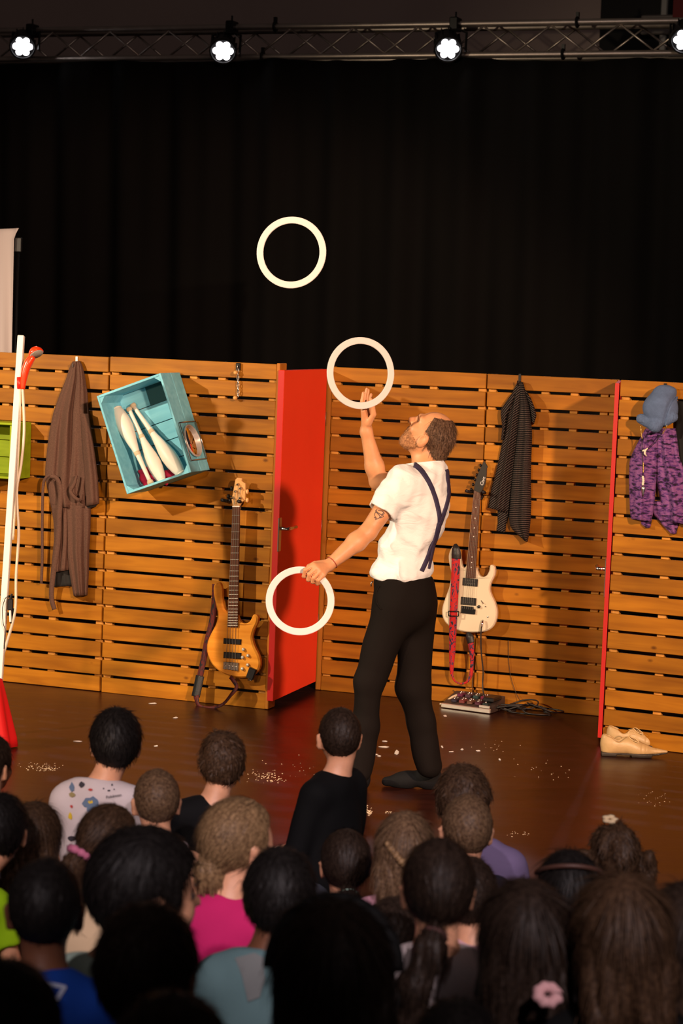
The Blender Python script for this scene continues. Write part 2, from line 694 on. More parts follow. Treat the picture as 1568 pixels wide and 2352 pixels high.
# --- dark stage opening in the hall wall, far upper right
op = root('stage_recess', FT.M, 'dark side-stage recess with grey post above the truss at right', 'recess')
a = FT.pix(1368, 0, -2.6)
MB().box((a.x, 2.80, 4.2), (13.5, 2.99, 9)).obj('recess_shade', mat('recess_black', (0.004, 0.0035, 0.0035), 0.9), op)  # near-black panel painted to stand for the darkness inside the opening
a = FT.pix(1521, 20, -2.6)
MB().box((a.x - 0.03, 2.66, 4.2), (a.x + 0.03, 2.74, 9), bev=0.01).obj('post', mat('grey_post', (0.18, 0.17, 0.17), 0.5), op)
a = FT.pix(1470, 66, -2.6)
MB().box((a.x, 2.60, a.z - 0.05), (13, 2.66, a.z + 0.12), bev=0.01).obj('beam', mat('grey_beam', (0.09, 0.075, 0.07), 0.6), op)
a = FT.pix(1550, 10, -2.6)
MB().box((a.x, 2.52, 4.5), (a.x + 0.8, 2.56, 9)).obj('red_drape', mat('dark_red_drape', (0.10, 0.006, 0.008), 0.85), op)

# --- slatted wooden panels
PINE = wood('amber_pine', rgb(136, 82, 12), rgb(164, 106, 22), 0.5)
PINE2 = wood('batten_pine', rgb(176, 116, 44), rgb(196, 140, 66), 0.6, knots=False, axis=2)
EDGE = wood('post_pine', rgb(158, 94, 26), rgb(180, 116, 40), 0.5, knots=False, axis=2)
NB = 19
GAP = 0.0175


def panel(fr, u0, u1, h, battens, label, seed):
    rnd = random.Random(seed)
    r = root('slatted_panel', fr.M, label, 'panel', 'slatted wooden stage panels')
    p = (h + GAP) / NB
    wd = u1 - u0
    b = MB().box((0, 0, 0), (wd, 0.018, p - GAP), bev=0.0022)
    me = mesh('board', b.V, b.F, PINE)
    for i in range(NB):
        link('board', me, r, (u0 + rnd.uniform(-0.002, 0.002), rnd.uniform(-0.002, 0.001), i * p + rnd.uniform(-0.0015, 0.0015) + (0.002 if i == 0 else 0)), (0, rnd.uniform(-0.0012, 0.0012), 0))
    bb = MB().box((-0.023, 0.0205, 0.002), (0.023, 0.062, h - 0.002), bev=0.003)
    mb_ = mesh('batten', bb.V, bb.F, PINE2)
    for u in battens:
        link('batten', mb_, r, (u, rnd.uniform(0, 0.002), 0))
    return r


def ux(fr, px, py):
    return fr.pix(px, py, 0).x


HL = FL.pix(300, 823).z
HC = FC.pix(1000, 854).z
HR = FR.pix(1480, 875).z
s1 = ux(FL, 230, 1590) + 0.0
e1 = FL.len
sx = lambda fr, px: ux(fr, px, 1200)
panel(FL, -1.25, s1 - 0.005, HL, [sx(FL, 2), sx(FL, 62), sx(FL, 121), s1 - 0.03, -0.6, -1.2], 'slatted amber pine panel behind the brown bathrobe', 1)
panel(FL, s1 + 0.005, e1 - 0.012, HL + 0.004, [s1 + 0.03, sx(FL, 430), sx(FL, 495), e1 - 0.04], 'slatted amber pine panel carrying the turquoise crate and bass guitar', 2)
sC = ux(FC, 1085, 1618)
panel(FC, 0.012, sC - 0.004, HC, [0.035, sx(FC, 855), sx(FC, 915), sx(FC, 980), sC - 0.03], 'slatted amber pine panel directly behind the juggler', 3)
panel(FC, sC + 0.004, FC.len - 0.004, HC + 0.003, [sC + 0.03, sx(FC, 1236), sx(FC, 1303), sx(FC, 1372), FC.len - 0.35 * 0.01 - 0.02], 'slatted amber pine panel behind the striped shirt', 4)
panel(FR, 0.004, 1.35, HR, [0.03, sx(FR, 1528), 0.75, 1.3], 'slatted amber pine panel nearest the hall with the purple cardigan', 5)

# posts of the door openings
o = MB().box((e1 - 0.010, -0.004, 0.003), (e1 + 0.010, 0.10, HL + 0.01), bev=0.003).obj('door_post', EDGE)
o.matrix_world = FL.M
tag(o, 'narrow upright pine post between the bass panel and the red door', 'post')
o = MB().box((-0.022, -0.006, 0.003), (0.010, 0.09, HC + 0.004), bev=0.003).obj('door_post', EDGE)
o.matrix_world = FC.M
tag(o, 'narrow upright pine post carrying the hinges of the red door', 'post')

# --- red door, ajar, hinged on the panel behind the juggler
RED = mat('red_door_paint', rgb(240, 62, 34), 0.5, var=0.04, scale=3, spec=0.3)
REDE = mat('red_door_edge', rgb(180, 20, 16), 0.4)
fA = flr(622, 1640)
hinge = FC.o + FC.u * (-0.03) + FC.n * 0.03
free = FL.o + FL.u * (FL.len + 0.026) + FL.n * 0.02


def door(hg, fre, label, name, hz, name_handle_side, pxh):
    d = Vector((fre.x - hg.x, fre.y - hg.y, 0))
    L = d.length
    M = Matrix.Translation(Vector((hg.x, hg.y, 0))) @ Matrix.Rotation(math.atan2(d.y, d.x), 4, 'Z')
    r = root(name, M, label, 'door')
    return r, L


dr, dL = door(hinge, free, 'glossy red door standing ajar between two slatted panels', 'red_door', 0, 1, 0)
# local x runs hinge -> free edge; +y of this frame faces the hall on its right side
DH = HC - 0.012
MB().box((0, -0.018, 0.055), (dL, 0.018, DH), bev=0.002).obj('leaf', RED, dr)
MB().box((dL - 0.0005, -0.017, 0.057), (dL + 0.0015, 0.017, DH - 0.002)).obj('edge_band', REDE, dr)
IM = dr.matrix_world.inverted()


def doorpt(px, py, r=dr, y=0.018):
    M = WM[r.name]
    o_, nn = M @ Vector((0, y, 0)), M.to_3x3() @ Vector((0, 1, 0))
    rr = ray(px, py)
    return M.inverted() @ (CPOS + rr * ((o_ - CPOS).dot(nn) / rr.dot(nn)))


hp = doorpt(640, 1228)
pl = MB().box((hp.x - 0.022, 0.018, hp.z - 0.095), (hp.x + 0.022, 0.026, hp.z + 0.095), bev=0.003)
plo = pl.obj('handle_plate', STEEL, dr)
lev = MB()
lev.tube([(hp.x, 0.02, hp.z + 0.035), (hp.x, 0.065, hp.z + 0.035), (hp.x - 0.02, 0.075, hp.z + 0.035), (hp.x - 0.125, 0.075, hp.z + 0.037)], 0.0105, 8)
lev.obj('lever', CHROME, plo, True)
for pz in (0.42, 0.98, 1.62):
    MB().tube([(-0.006, 0.012, pz - 0.04), (-0.006, 0.012, pz + 0.04)], 0.009, 8).obj('hinge', STEEL, dr, True)

# second red door, seen edge-on beside the nearest panel
f2 = FR.o + FR.u * (-0.012)
vdir = (Vector((f2.x, f2.y, 0)) - Vector((0, 0, 0))).normalized()
h2 = f2 + vdir * 0.72 + Vector((0.014, 0, 0))
r2, L2 = door(h2, f2, 'red door seen edge-on beside the panel with the purple cardigan', 'red_door', 0, 1, 0)
MB().box((0, -0.011, 0.03), (L2, 0.011, HR - 0.02), bev=0.002).obj('leaf', RED, r2)
MB().box((L2 - 0.0005, -0.010, 0.032), (L2 + 0.0015, 0.010, HR - 0.022)).obj('edge_band', REDE, r2)
M2 = WM[r2.name]
loc = M2.inverted() @ at(1392, 1268, 12.0)
sg = -1 if (M2.to_3x3() @ Vector((0, 1, 0))).x > 0 else 1
pz = loc.z
p2 = MB().box((L2 - 0.075, min(sg * 0.011, sg * 0.017), pz - 0.15), (L2 - 0.03, max(sg * 0.011, sg * 0.017), pz + 0.06), bev=0.002).obj('handle_plate', STEEL, r2)
MB().tube([(L2 - 0.05, sg * 0.015, pz), (L2 - 0.05, sg * 0.058, pz), (L2 - 0.07, sg * 0.062, pz), (L2 - 0.16, sg * 0.062, pz)], 0.0105, 8).obj('lever', CHROME, p2, True)
# ================================================================== organic shapes: distance fields turned into meshes
def A3(v):
    return np.array([v[0], v[1], v[2]], dtype=np.float32)


def sd_cone(P, a, b, ra, rb):
    a, b = A3(a), A3(b)
    ba = b - a
    q = P - a
    h = np.clip((q @ ba) / max(1e-9, float(ba @ ba)), 0, 1)
    d = q - h[:, None] * ba
    return np.sqrt((d * d).sum(1)) - (ra + (rb - ra) * h)


def sd_ell(P, c, r, R=None):
    q = P - A3(c)
    if R is not None:
        q = q @ R.T
    r = A3(r)
    k0 = np.sqrt(((q / r) ** 2).sum(1))
    k1 = np.sqrt(((q / (r * r)) ** 2).sum(1)) + 1e-6
    return k0 * (k0 - 1) / k1


def smin(a, b, k):
    h = np.clip(0.5 + 0.5 * (b - a) / k, 0, 1)
    return b + (a - b) * h - k * h * (1 - h)


def smax(a, b, k):
    return -smin(-a, -b, k)


def chain(P, pts, rad, k=0.02):
    d = None
    for i in range(len(pts) - 1):
        e = sd_cone(P, pts[i], pts[i + 1], rad[i], rad[i + 1])
        d = e if d is None else smin(d, e, k)
    return d


def nets(fn, lo, hi, h):
    lo = np.array(lo, dtype=np.float32)
    n = np.ceil((np.array(hi) - lo) / h).astype(int) + 1
    # coarse pass finds the blocks near the surface, only those are sampled finely
    K = 4
    nb = -(-n // K)
    cx = [lo[i] + h * (K * np.arange(nb[i], dtype=np.float32) + (K - 1) / 2) for i in range(3)]
    G = np.stack(np.meshgrid(*cx, indexing='ij'), -1).reshape(-1, 3).astype(np.float32)
    C = fn(G.copy()).astype(np.float32)
    near = np.abs(C) < h * K * 1.9
    V = np.repeat(np.repeat(np.repeat(C.reshape(nb), K, 0), K, 1), K, 2)
    off = (np.stack(np.meshgrid(*[np.arange(K)] * 3, indexing='ij'), -1).reshape(-1, 3) - (K - 1) / 2).astype(np.float32) * h
    ids = np.where(near)[0]
    bi = np.stack(np.unravel_index(ids, nb), 1)
    oi = np.stack(np.meshgrid(*[np.arange(K)] * 3, indexing='ij'), -1).reshape(-1, 3)
    for i in range(0, len(ids), 8000):
        P = (G[ids[i:i + 8000], None, :] + off[None]).reshape(-1, 3)
        v = fn(P)
        q = (bi[i:i + 8000, None, :] * K + oi[None]).reshape(-1, 3)
        V[q[:, 0], q[:, 1], q[:, 2]] = v
    V = np.ascontiguousarray(V[:n[0], :n[1], :n[2]])
    V[0], V[-1] = 1, 1
    V[:, 0], V[:, -1] = 1, 1
    V[:, :, 0], V[:, :, -1] = 1, 1
    S = V < 0
    acc = np.zeros((n[0] - 1, n[1] - 1, n[2] - 1, 3), dtype=np.float32)
    cnt = np.zeros(acc.shape[:3], dtype=np.float32)
    for ax in range(3):
        ot = [a for a in range(3) if a != ax]
        for o1 in (0, 1):
            for o2 in (0, 1):
                sl0, sl1 = [None] * 3, [None] * 3
                sl0[ax], sl1[ax] = slice(0, n[ax] - 1), slice(1, n[ax])
                for a, o_ in zip(ot, (o1, o2)):
                    sl0[a] = sl1[a] = slice(o_, n[a] - 1 + o_)
                v0, v1 = V[tuple(sl0)], V[tuple(sl1)]
                c = S[tuple(sl0)] != S[tuple(sl1)]
                if not c.any():
                    continue
                a0, a1 = v0[c], v1[c]
                t = a0 / (a0 - a1)
                pos = np.zeros((len(t), 3), dtype=np.float32)
                pos[:, ax] = t
                pos[:, ot[0]] = o1
                pos[:, ot[1]] = o2
                acc[c] += pos
                cnt[c] += 1
    act = cnt > 0
    idx = np.full(act.shape, -1, dtype=np.int32)
    idx[act] = np.arange(act.sum())
    cells = np.argwhere(act).astype(np.float32)
    verts = (cells + acc[act] / cnt[act][:, None]) * h + lo
    F = []
    for ax in range(3):
        b, c = (ax + 1) % 3, (ax + 2) % 3
        sl0, sl1 = [slice(None)] * 3, [slice(None)] * 3
        sl0[ax], sl1[ax] = slice(0, n[ax] - 1), slice(1, n[ax])
        s0, s1 = S[tuple(sl0)], S[tuple(sl1)]
        e = np.argwhere(s0 != s1)
        if not len(e):
            continue
        e = e[(e[:, b] > 0) & (e[:, c] > 0) & (e[:, b] < n[b] - 1) & (e[:, c] < n[c] - 1)]
        inside = s0[tuple(e.T)]

        def cell(db, dc):
            q = e.copy()
            q[:, b] += db
            q[:, c] += dc
            return idx[tuple(q.T)]
        q = np.stack([cell(-1, -1), cell(0, -1), cell(0, 0), cell(-1, 0)], 1)
        q[~inside] = q[~inside][:, ::-1]
        F.append(q)
    return verts, np.concatenate(F)


def sdf_obj(name, fn, lo, hi, h, m, parent, want_bvh=False):
    V, F = nets(fn, lo, hi, h)
    o = obj(name, V, F, m, parent, True, True)
    if want_bvh:
        return o, BVHTree.FromPolygons([Vector(v) for v in V.tolist()], F.tolist())
    return o


def waves(rs, n, amp, f0, f1):
    """random sum of sines over 3-d positions"""
    r = np.random.RandomState(rs)
    K = r.normal(size=(n, 3))
    K /= np.linalg.norm(K, axis=1)[:, None]
    K *= r.uniform(f0, f1, n)[:, None]
    ph = r.uniform(0, 6.28, n)
    am = r.uniform(0.4, 1, n) * amp / math.sqrt(n)
    K, ph, am = K.astype(np.float32), ph.astype(np.float32), am.astype(np.float32)
    return lambda P: (np.sin(P @ K.T + ph) * am).sum(1)


def rot_rows(xa, ya, za):
    return np.array([tuple(xa), tuple(ya), tuple(za)], dtype=np.float32)


def cast(bvh, px, py):
    r = ray(px, py).normalized()
    h = bvh.ray_cast(CPOS, r)
    return (h[0], h[1]) if h[0] is not None else (None, None)


def ribbon_on(name, bvh, path, wpx, m, parent, th=0.003, n=28, sub=3):
    """flat strap lying on a surface, traced along a path"""
    P2 = smoothpoly([Vector((p[0], p[1], 0)) for p in path], 10, False)
    V, F = [], []
    cnt = 0
    last = None
    for i, p in enumerate(P2):
        a, b = P2[max(0, i - 1)], P2[min(len(P2) - 1, i + 1)]
        t = (b - a).normalized()
        s = Vector((-t.y, t.x, 0))
        wv = wpx if not isinstance(wpx, (list, tuple)) else wpx[0] + (wpx[1] - wpx[0]) * i / (len(P2) - 1)
        row = []
        for k in range(sub + 1):
            q = p + s * wv * (k / sub - 0.5)
            h, nn = cast(bvh, q.x, q.y)
            if h is None:
                row = None
                break
            row.append((h, nn))
        if row is None:
            continue
        dc = row[sub // 2][0]
        if last is not None and (dc - last).length > 0.12:
            continue
        last = dc
        for h, nn in row:
            V.append(h + nn * th)
        for h, nn in row:
            V.append(h - nn * 0.001)
        if cnt:
            w_ = sub + 1
            b0, b1 = (cnt - 1) * 2 * w_, cnt * 2 * w_
            for k in range(sub):
                F.append((b0 + k, b0 + k + 1, b1 + k + 1, b1 + k))
                F.append((b0 + w_ + k, b1 + w_ + k, b1 + w_ + k + 1, b0 + w_ + k + 1))
            F.append((b0, b1, b1 + w_, b0 + w_))
            F.append((b0 + sub, b0 + w_ + sub, b1 + w_ + sub, b1 + sub))
        cnt += 1
    if cnt < 2:
        return None
    return obj(name, V, F, m, parent, True, True)


def decal_on(name, bvh, poly, m, parent, off=0.002, grid=None):
    """flat print: an outline laid on a surface"""
    from mathutils.geometry import tessellate_polygon, delaunay_2d_cdt
    xs = [p[0] for p in poly]
    ys = [p[1] for p in poly]
    g = grid or max(2.5, (max(xs) - min(xs)) / 5)
    pts = [Vector((p[0], p[1])) for p in poly]
    n = len(pts)
    inner = []
    x = min(xs) + g
    while x < max(xs):
        y = min(ys) + g
        while y < max(ys):
            ins = False
            for i in range(n):
                a, b = pts[i], pts[i - 1]
                if (a.y > y) != (b.y > y) and x < (b.x - a.x) * (y - a.y) / (b.y - a.y) + a.x:
                    ins = not ins
            if ins:
                inner.append(Vector((x, y)))
            y += g
        x += g
    r = delaunay_2d_cdt(pts + inner, [], [list(range(n))], 1, 1e-4)
    V = []
    for p in r[0]:
        h, nn = cast(bvh, p.x, p.y)
        if h is None:
            return None
        V.append(h + nn * off)
    c = sum(V, Vector()) / len(V)
    if max((v - c).length for v in V) > 0.25:
        return None
    return obj(name, V, [tuple(f) for f in r[2]], m, parent, True, True)


def text_mesh(txt, size, shear=0.0, ext=0.001):
    cu = bpy.data.curves.new('t', 'FONT')
    cu.body = txt
    cu.size = size
    cu.shear = shear
    cu.extrude = ext
    cu.align_x = 'CENTER'
    cu.align_y = 'CENTER'
    to = bpy.data.objects.new('t', cu)
    COL.objects.link(to)
    dg = bpy.context.evaluated_depsgraph_get()
    me = bpy.data.meshes.new_from_object(to.evaluated_get(dg))
    V = [v.co.copy() for v in me.vertices]
    F = [tuple(p.vertices) for p in me.polygons]
    bpy.data.objects.remove(to)
    bpy.data.curves.remove(cu)
    bpy.data.meshes.remove(me)
    return V, F
# ================================================================== garments and props hung on the panels
def cloth(fr, rows, base=0.02, bulge=0.05, folds=((3, 0.01, 0.0),), nr=34, nc=44, back=0.004, wob=0.0):
    """closed hanging cloth; rows: (xl, yl, xr, yr, bulge factor) traced top to bottom"""
    R = np.array([list(r) + [1.0] * (5 - len(r)) for r in rows], dtype=float)
    L = np.concatenate([[0], np.cumsum(np.abs(np.diff((R[:, 1] + R[:, 3]) / 2)) + 1e-3)])
    L /= L[-1]
    V, F = [], []
    for side in (0, 1):
        for j in range(nr + 1):
            s = j / nr
            v = [np.interp(s, L, R[:, k]) for k in range(5)]
            for i in range(nc + 1):
                t = i / nc
                px, py = v[0] + (v[2] - v[0]) * t, v[1] + (v[3] - v[1]) * t
                if side == 0:
                    e = math.sin(PI * t) ** 0.5 if 0 < t < 1 else 0.0
                    f = sum(a * math.cos(2 * PI * (n * t + ph + wob * math.sin(3 * s + n))) for n, a, ph in folds) * min(1, 4 * t, 4 * (1 - t)) * min(1, 0.45 + s)
                    off = base + v[4] * (bulge * e + f)
                else:
                    off = back + (base - back) * 0.5 * 0
                    off = back
                V.append(fr.pix(px, py, max(off, back)))
    w_ = nc + 1
    nF = (nr + 1) * w_
    for j in range(nr):
        for i in range(nc):
            a = j * w_ + i
            F.append((a, a + w_, a + w_ + 1, a + 1))
            b = nF + a
            F.append((b, b + 1, b + w_ + 1, b + w_))
    for j in range(nr):
        a, b = j * w_, (j + 1) * w_
        F.append((a, nF + a, nF + b, b))
        a, b = a + nc, b + nc
        F.append((a, b, nF + b, nF + a))
    for i in range(nc):
        F.append((i, i + 1, nF + i + 1, nF + i))
        a = nr * w_ + i
        F.append((a, nF + a, nF + a + 1, a + 1))
    return V, F


def hook(fr, px, py, parent, m=BLACKM):
    p = fr.pix(px, py, 0.0)
    b = MB()
    b.box((p.x - 0.007, -0.006, p.z - 0.06), (p.x + 0.007, -0.002, p.z + 0.008))
    b.tube([(p.x, -0.004, p.z - 0.05), (p.x, -0.03, p.z - 0.062), (p.x, -0.05, p.z - 0.05), (p.x, -0.055, p.z - 0.03)], 0.004, 6)
    return b.obj('hook', m, parent)


# --- brown bathrobe
ROBE = mat('brown_wool', rgb(96, 70, 60), 0.95, var=0.22, scale=160, bump=0.6, bscale=420, spec=0.1)
ROBED = mat('robe_inside_dark', (0.01, 0.009, 0.009), 0.9)  # near-black colour for the dark inside of hem and sleeve openings
rb = root('bathrobe', FL.M, 'long brown wool bathrobe with belt hanging on the leftmost panel', 'bathrobe')
hook(FL, 177, 822, rb, STEEL)
rows = [(167, 830, 184, 829, .4), (160, 842, 190, 841, .6), (151, 872, 196, 869, .8), (136, 908, 201, 903, .9), (122, 949, 204, 945, 1), (113, 992, 209, 992, 1), (107, 1041, 214, 1041, 1), (103, 1085, 214, 1090, 1), (106, 1110, 208, 1120, 1), (117, 1165, 208, 1166, 1)]
V, F = cloth(FL, rows, 0.02, 0.045, ((2.5, .014, .1), (4.3, .010, .35), (7.2, .003, .7)), 40, 64, wob=0.12)
obj('robe_body', V, F, ROBE, rb, True)
V, F = cloth(FL, [(117, 1160, 162, 1160), (123, 1200, 163, 1205), (124, 1240, 162, 1245), (119, 1290, 160, 1290), (117, 1316, 158, 1309)], 0.025, 0.035, ((2.5, .011, .3), (5, .005, .1)), 20, 30)
obj('robe_skirt', V, F, ROBE, rb, True)
V, F = cloth(FL, [(148, 1160, 209, 1162), (150, 1215, 208, 1215), (152, 1270, 205, 1270), (160, 1320, 204, 1320), (169, 1369, 201, 1367)], 0.028, 0.045, ((2, .012, .05), (4, .005, .4)), 24, 34)
obj('robe_skirt', V, F, ROBE, rb, True)
V, F = cloth(FL, [(118, 1308, 164, 1302), (120, 1340, 166, 1335), (124, 1348, 168, 1344)], 0.012, 0.01, ((3, .004, .2),), 6, 20)
obj('robe_opening', V, F, ROBED, rb, True)
V, F = cloth(FL, [(184, 950, 204, 950, .4), (187, 1000, 212, 1000, .8), (190, 1050, 219, 1050, 1), (194, 1100, 225, 1098, 1), (197, 1158, 228, 1152, 1), (197, 1163, 228, 1157, .8)], 0.055, 0.045, ((1.5, .006, .3),), 24, 24)
obj('sleeve', V, F, ROBE, rb, True)
V, F = cloth(FL, [(197, 1160, 226, 1155, 1), (198, 1168, 220, 1164, .7)], 0.045, 0.03, (), 4, 16)
obj('sleeve_inside', V, F, ROBED, rb, True)
V, F = cloth(FL, [(128, 1128, 148, 1132), (150, 1140, 178, 1140), (165, 1150, 186, 1150), (176, 1145, 188, 1150)], 0.06, 0.03, ((1.5, .006, 0),), 12, 20)


def strap_mesh(fr, pts, w, th=0.004, tw=None):
    """thin ribbon along (px, py, off) points; w in metres (or list)"""
    P = smoothpoly([Vector(fr.pix(p[0], p[1], p[2])) for p in pts], 6, False)
    V, F = [], []
    N = len(P)
    for i, p in enumerate(P):
        t = (P[min(N - 1, i + 1)] - P[max(0, i - 1)]).normalized()
        ang = 0 if tw is None else np.interp(i / (N - 1), np.linspace(0, 1, len(tw)), tw)
        nrm = Vector((math.sin(ang), -math.cos(ang), 0))
        s = t.cross(nrm)
        if s.length < 1e-4:
            s = Vector((1, 0, 0))
        s.normalize()
        ww = np.interp(i / (N - 1), np.linspace(0, 1, len(w)), w) if isinstance(w, (list, tuple)) else w
        nn = s.cross(t).normalized()
        for a, b in ((-1, 1), (1, 1), (1, -1), (-1, -1)):
            V.append(p + s * a * ww / 2 + nn * b * th / 2)
    for i in range(N - 1):
        for k in range(4):
            k2 = (k + 1) % 4
            F.append((i * 4 + k, i * 4 + k2, i * 4 + 4 + k2, i * 4 + 4 + k))
    F.append((3, 2, 1, 0))
    F.append(tuple((N - 1) * 4 + k for k in range(4)))
    return V, F


V, F = strap_mesh(FL, [(127, 1105, .075), (117, 1092, .08), (105, 1098, .075), (99, 1120, .06), (97, 1200, .05), (97, 1280, .045), (95, 1340, .045)], 0.016, 0.006)
obj('belt', V, F, ROBE, rb, True)
V, F = strap_mesh(FL, [(115, 1094, .085), (130, 1098, .085), (139, 1125, .08), (136, 1180, .075), (132, 1250, .07), (122, 1320, .06), (118, 1370, .05), (125, 1400, .045)], [0.02, 0.026, 0.034, 0.036, 0.03, 0.026], 0.007)
obj('belt', V, F, ROBE, rb, True)
V, F = strap_mesh(FL, [(176, 1092, .09), (170, 1112, .1), (162, 1128, .1), (172, 1143, .1), (184, 1148, .095), (188, 1135, .09)], [0.012, .02, .022, .02, .014], 0.008)
obj('pocket_edge', V, F, ROBE, rb, True)

# --- turquoise crate with juggling clubs and mirror
TEAL = wood('turquoise_paint', rgb(108, 184, 208), rgb(132, 204, 224), 0.55, knots=False, rand=0.06)
CD = 0.27
cn = [FL.pix(*p, CD) for p in ((221, 909), (370, 857), (437, 1083), (292, 1137))]
cc = sum(cn, Vector()) / 4
ex = ((cn[1] - cn[0]) + (cn[2] - cn[3])) / 2
ez = ((cn[0] - cn[3]) + (cn[1] - cn[2])) / 2
CWD, CHT = ex.length, ez.length
ca = (math.atan2(ex.z, ex.x) + math.atan2(-ez.x, ez.z)) / 2
CM = FL.M @ Matrix.Translation((cc.x, 0, cc.z)) @ Matrix.Rotation(-ca, 4, 'Y')
cr_ = root('wooden_crate', CM, 'tilted turquoise wooden crate fixed to the panel holding juggling clubs', 'crate')
W2, H2 = CWD / 2, CHT / 2
T = 0.013
MB().box((-W2, -CD, -H2), (-W2 + T, -0.012, H2), bev=.002).obj('side_board', TEAL, cr_)
MB().box((W2 - T, -CD, -H2), (W2, -CD / 2 - .002, H2), bev=.002).obj('side_board', TEAL, cr_)
MB().box((W2 - T, -CD / 2 + .001, -H2), (W2, -0.012, H2), bev=.002).obj('side_board', TEAL, cr_)
MB().box((-W2 + T, -CD, H2 - T), (W2 - T, -0.012, H2), bev=.002).obj('end_board', TEAL, cr_)
MB().box((-W2 + T, -CD, -H2), (W2 - T, -0.012, -H2 + T), bev=.002).obj('end_board', TEAL, cr_)
sl = (CHT - 2 * T) / 5
for k in range(5):
    x1 = W2 - T if k < 4 else -0.02
    MB().box((-W2 + T, -0.026, -H2 + T + k * sl + .002), (x1, -0.012, -H2 + T + (k + 1) * sl - .002), bev=.0015).obj('back_slat', TEAL, cr_)
MB().box((-0.02, -0.0235, H2 - T - sl), (W2 - T, -0.0205, H2 - T)).obj('gap_shade', mat('gap_dark_teal', rgb(30, 84, 90), 0.7), cr_)  # dark colour stands in for the shaded gap in the crate back
for sx_ in (-1, 1):
    for sz_ in (-1, 1):
        b = MB()
        x0, z0 = sx_ * (W2 - T), sz_ * (H2 - T)
        q = 0.034
        tri = [(x0, z0), (x0 - sx_ * q, z0), (x0, z0 - sz_ * q)]
        if sx_ * sz_ < 0:
            tri = tri[::-1]
        b.prism(tri, -CD + 0.004, -0.028).obj('corner_block', TEAL, cr_)
cnm = mat('club_white', (0.70, 0.66, 0.58), 0.45, var=0.06, scale=8)
ckb = mat('club_tape', (0.52, 0.42, 0.28), 0.8, var=0.2, scale=40)


def club(pa, pb, oa, ob, label):
    """pa knob, pb bulb end (pixels) at offsets from the panel"""
    a, b = FL.M @ FL.pix(*pa, oa), FL.M @ FL.pix(*pb, ob)
    d = b - a
    L = d.length
    M = Matrix.Translation(a) @ d.to_track_quat('Z', 'Y').to_matrix().to_4x4()
    r = root('juggling_club', M, label, 'juggling club', 'juggling clubs in the turquoise crate')
    s = L / 0.52
    MB().lathe([(x * s, z * s) for x, z in ((.012, .02), (.0115, .06), (.013, .14), (.0155, .20), (.020, .235), (.030, .29), (.040, .34), (.0455, .385), (.044, .43), (.037, .475), (.029, .505), (.026, .512))], 22).obj('club_body', cnm, r, True)
    MB().lathe([(x * s, z * s) for x, z in ((.010, 0), (.0175, .003), (.019, .012), (.0165, .022), (.012, .026))], 16).obj('knob', ckb, r, True)
    MB().lathe([(x * s, z * s) for x, z in ((.0165, .193), (.0172, .197), (.0192, .212), (.0185, .216))], 16).obj('tape_band', ckb, r, True)
    MB().lathe([(x * s, z * s) for x, z in ((.0275, .508), (.0275, .516), (.022, .521))], 16).obj('end_cap', cnm, r, True)


club((347, 1112), (268, 937), .235, .10, 'white juggling club standing knob down at the left in the crate')
club((295, 936), (372, 1106), .09, .16, 'white juggling club bulb down in the middle of the crate')
club((303, 928), (417, 1090), .06, .13, 'white juggling club bulb down at the right in the crate')


def pinkcloth():
    c1, c2 = FL.M @ FL.pix(337, 1094, .07), FL.M @ FL.pix(386, 1092, .07)
    wv = waves(5, 8, 0.02, 60, 130)
    M = FL.M.to_3x3()

    def fn(P):
        d = smin(sd_ell(P, c1, (.035, .04, .045)), sd_ell(P, c2, (.06, .045, .035)), .03)
        d = smin(d, sd_cone(P, c1, c2, .02, .025), .02)
        return d + wv(P)
    mid = (c1 + c2) / 2
    o = sdf_obj('pink_cloth', fn, mid - Vector((.16, .12, .12)), mid + Vector((.16, .12, .12)), .007, mat('crimson_cloth', rgb(170, 14, 60), .8), None)
    tag(o, 'crumpled crimson cloth at the bottom of the turquoise crate', 'cloth')


pinkcloth()
# round mirror in a square wire frame on the crate's right side
mr_ = root('shaving_mirror', CM @ Matrix.Translation((W2 + 0.004, -CD * 0.55, -0.115)) @ Matrix.Rotation(PI / 2, 4, 'Y') @ Matrix.Identity(4), 'round mirror in a square chrome frame on the crate side', 'mirror')
R_ = 0.098
sq = [(-R_ - .012, -R_ - .012), (R_ + .012, -R_ - .012), (R_ + .012, R_ + .012), (-R_ - .012, R_ + .012)]
b = MB()
for k in range(4):
    a_, c_ = sq[k], sq[(k + 1) % 4]
    b.tube([(a_[0], a_[1], .012), (c_[0], c_[1], .012)], .003, 6)
b.obj('wire_frame', CHROME, mr_, True)
MB().lathe([(R_ - .0105, .006), (R_ - .0105, .010), (.002, .0105)], 40).obj('glass', mat('mirror_glass', (.9, .9, .9), .03, 1.0), mr_, True)
b = MB()
rp = [(R_ - .011, .004), (R_ - .011, .013), (R_ - .008, .015), (R_ - .004, .013), (R_ - .004, .004)]
V, F = [], []
for r__, z in rp:
    for k in range(40):
        V.append((r__ * math.cos(2 * PI * k / 40), r__ * math.sin(2 * PI * k / 40), z))
for i in range(len(rp)):
    i2 = (i + 1) % len(rp)
    for k in range(40):
        k2 = (k + 1) % 40
        F.append((i * 40 + k2, i * 40 + k, i2 * 40 + k, i2 * 40 + k2))
obj('rim', V, F, mat('white_metal_rim', rgb(214, 208, 204), .3, .4), mr_, True)

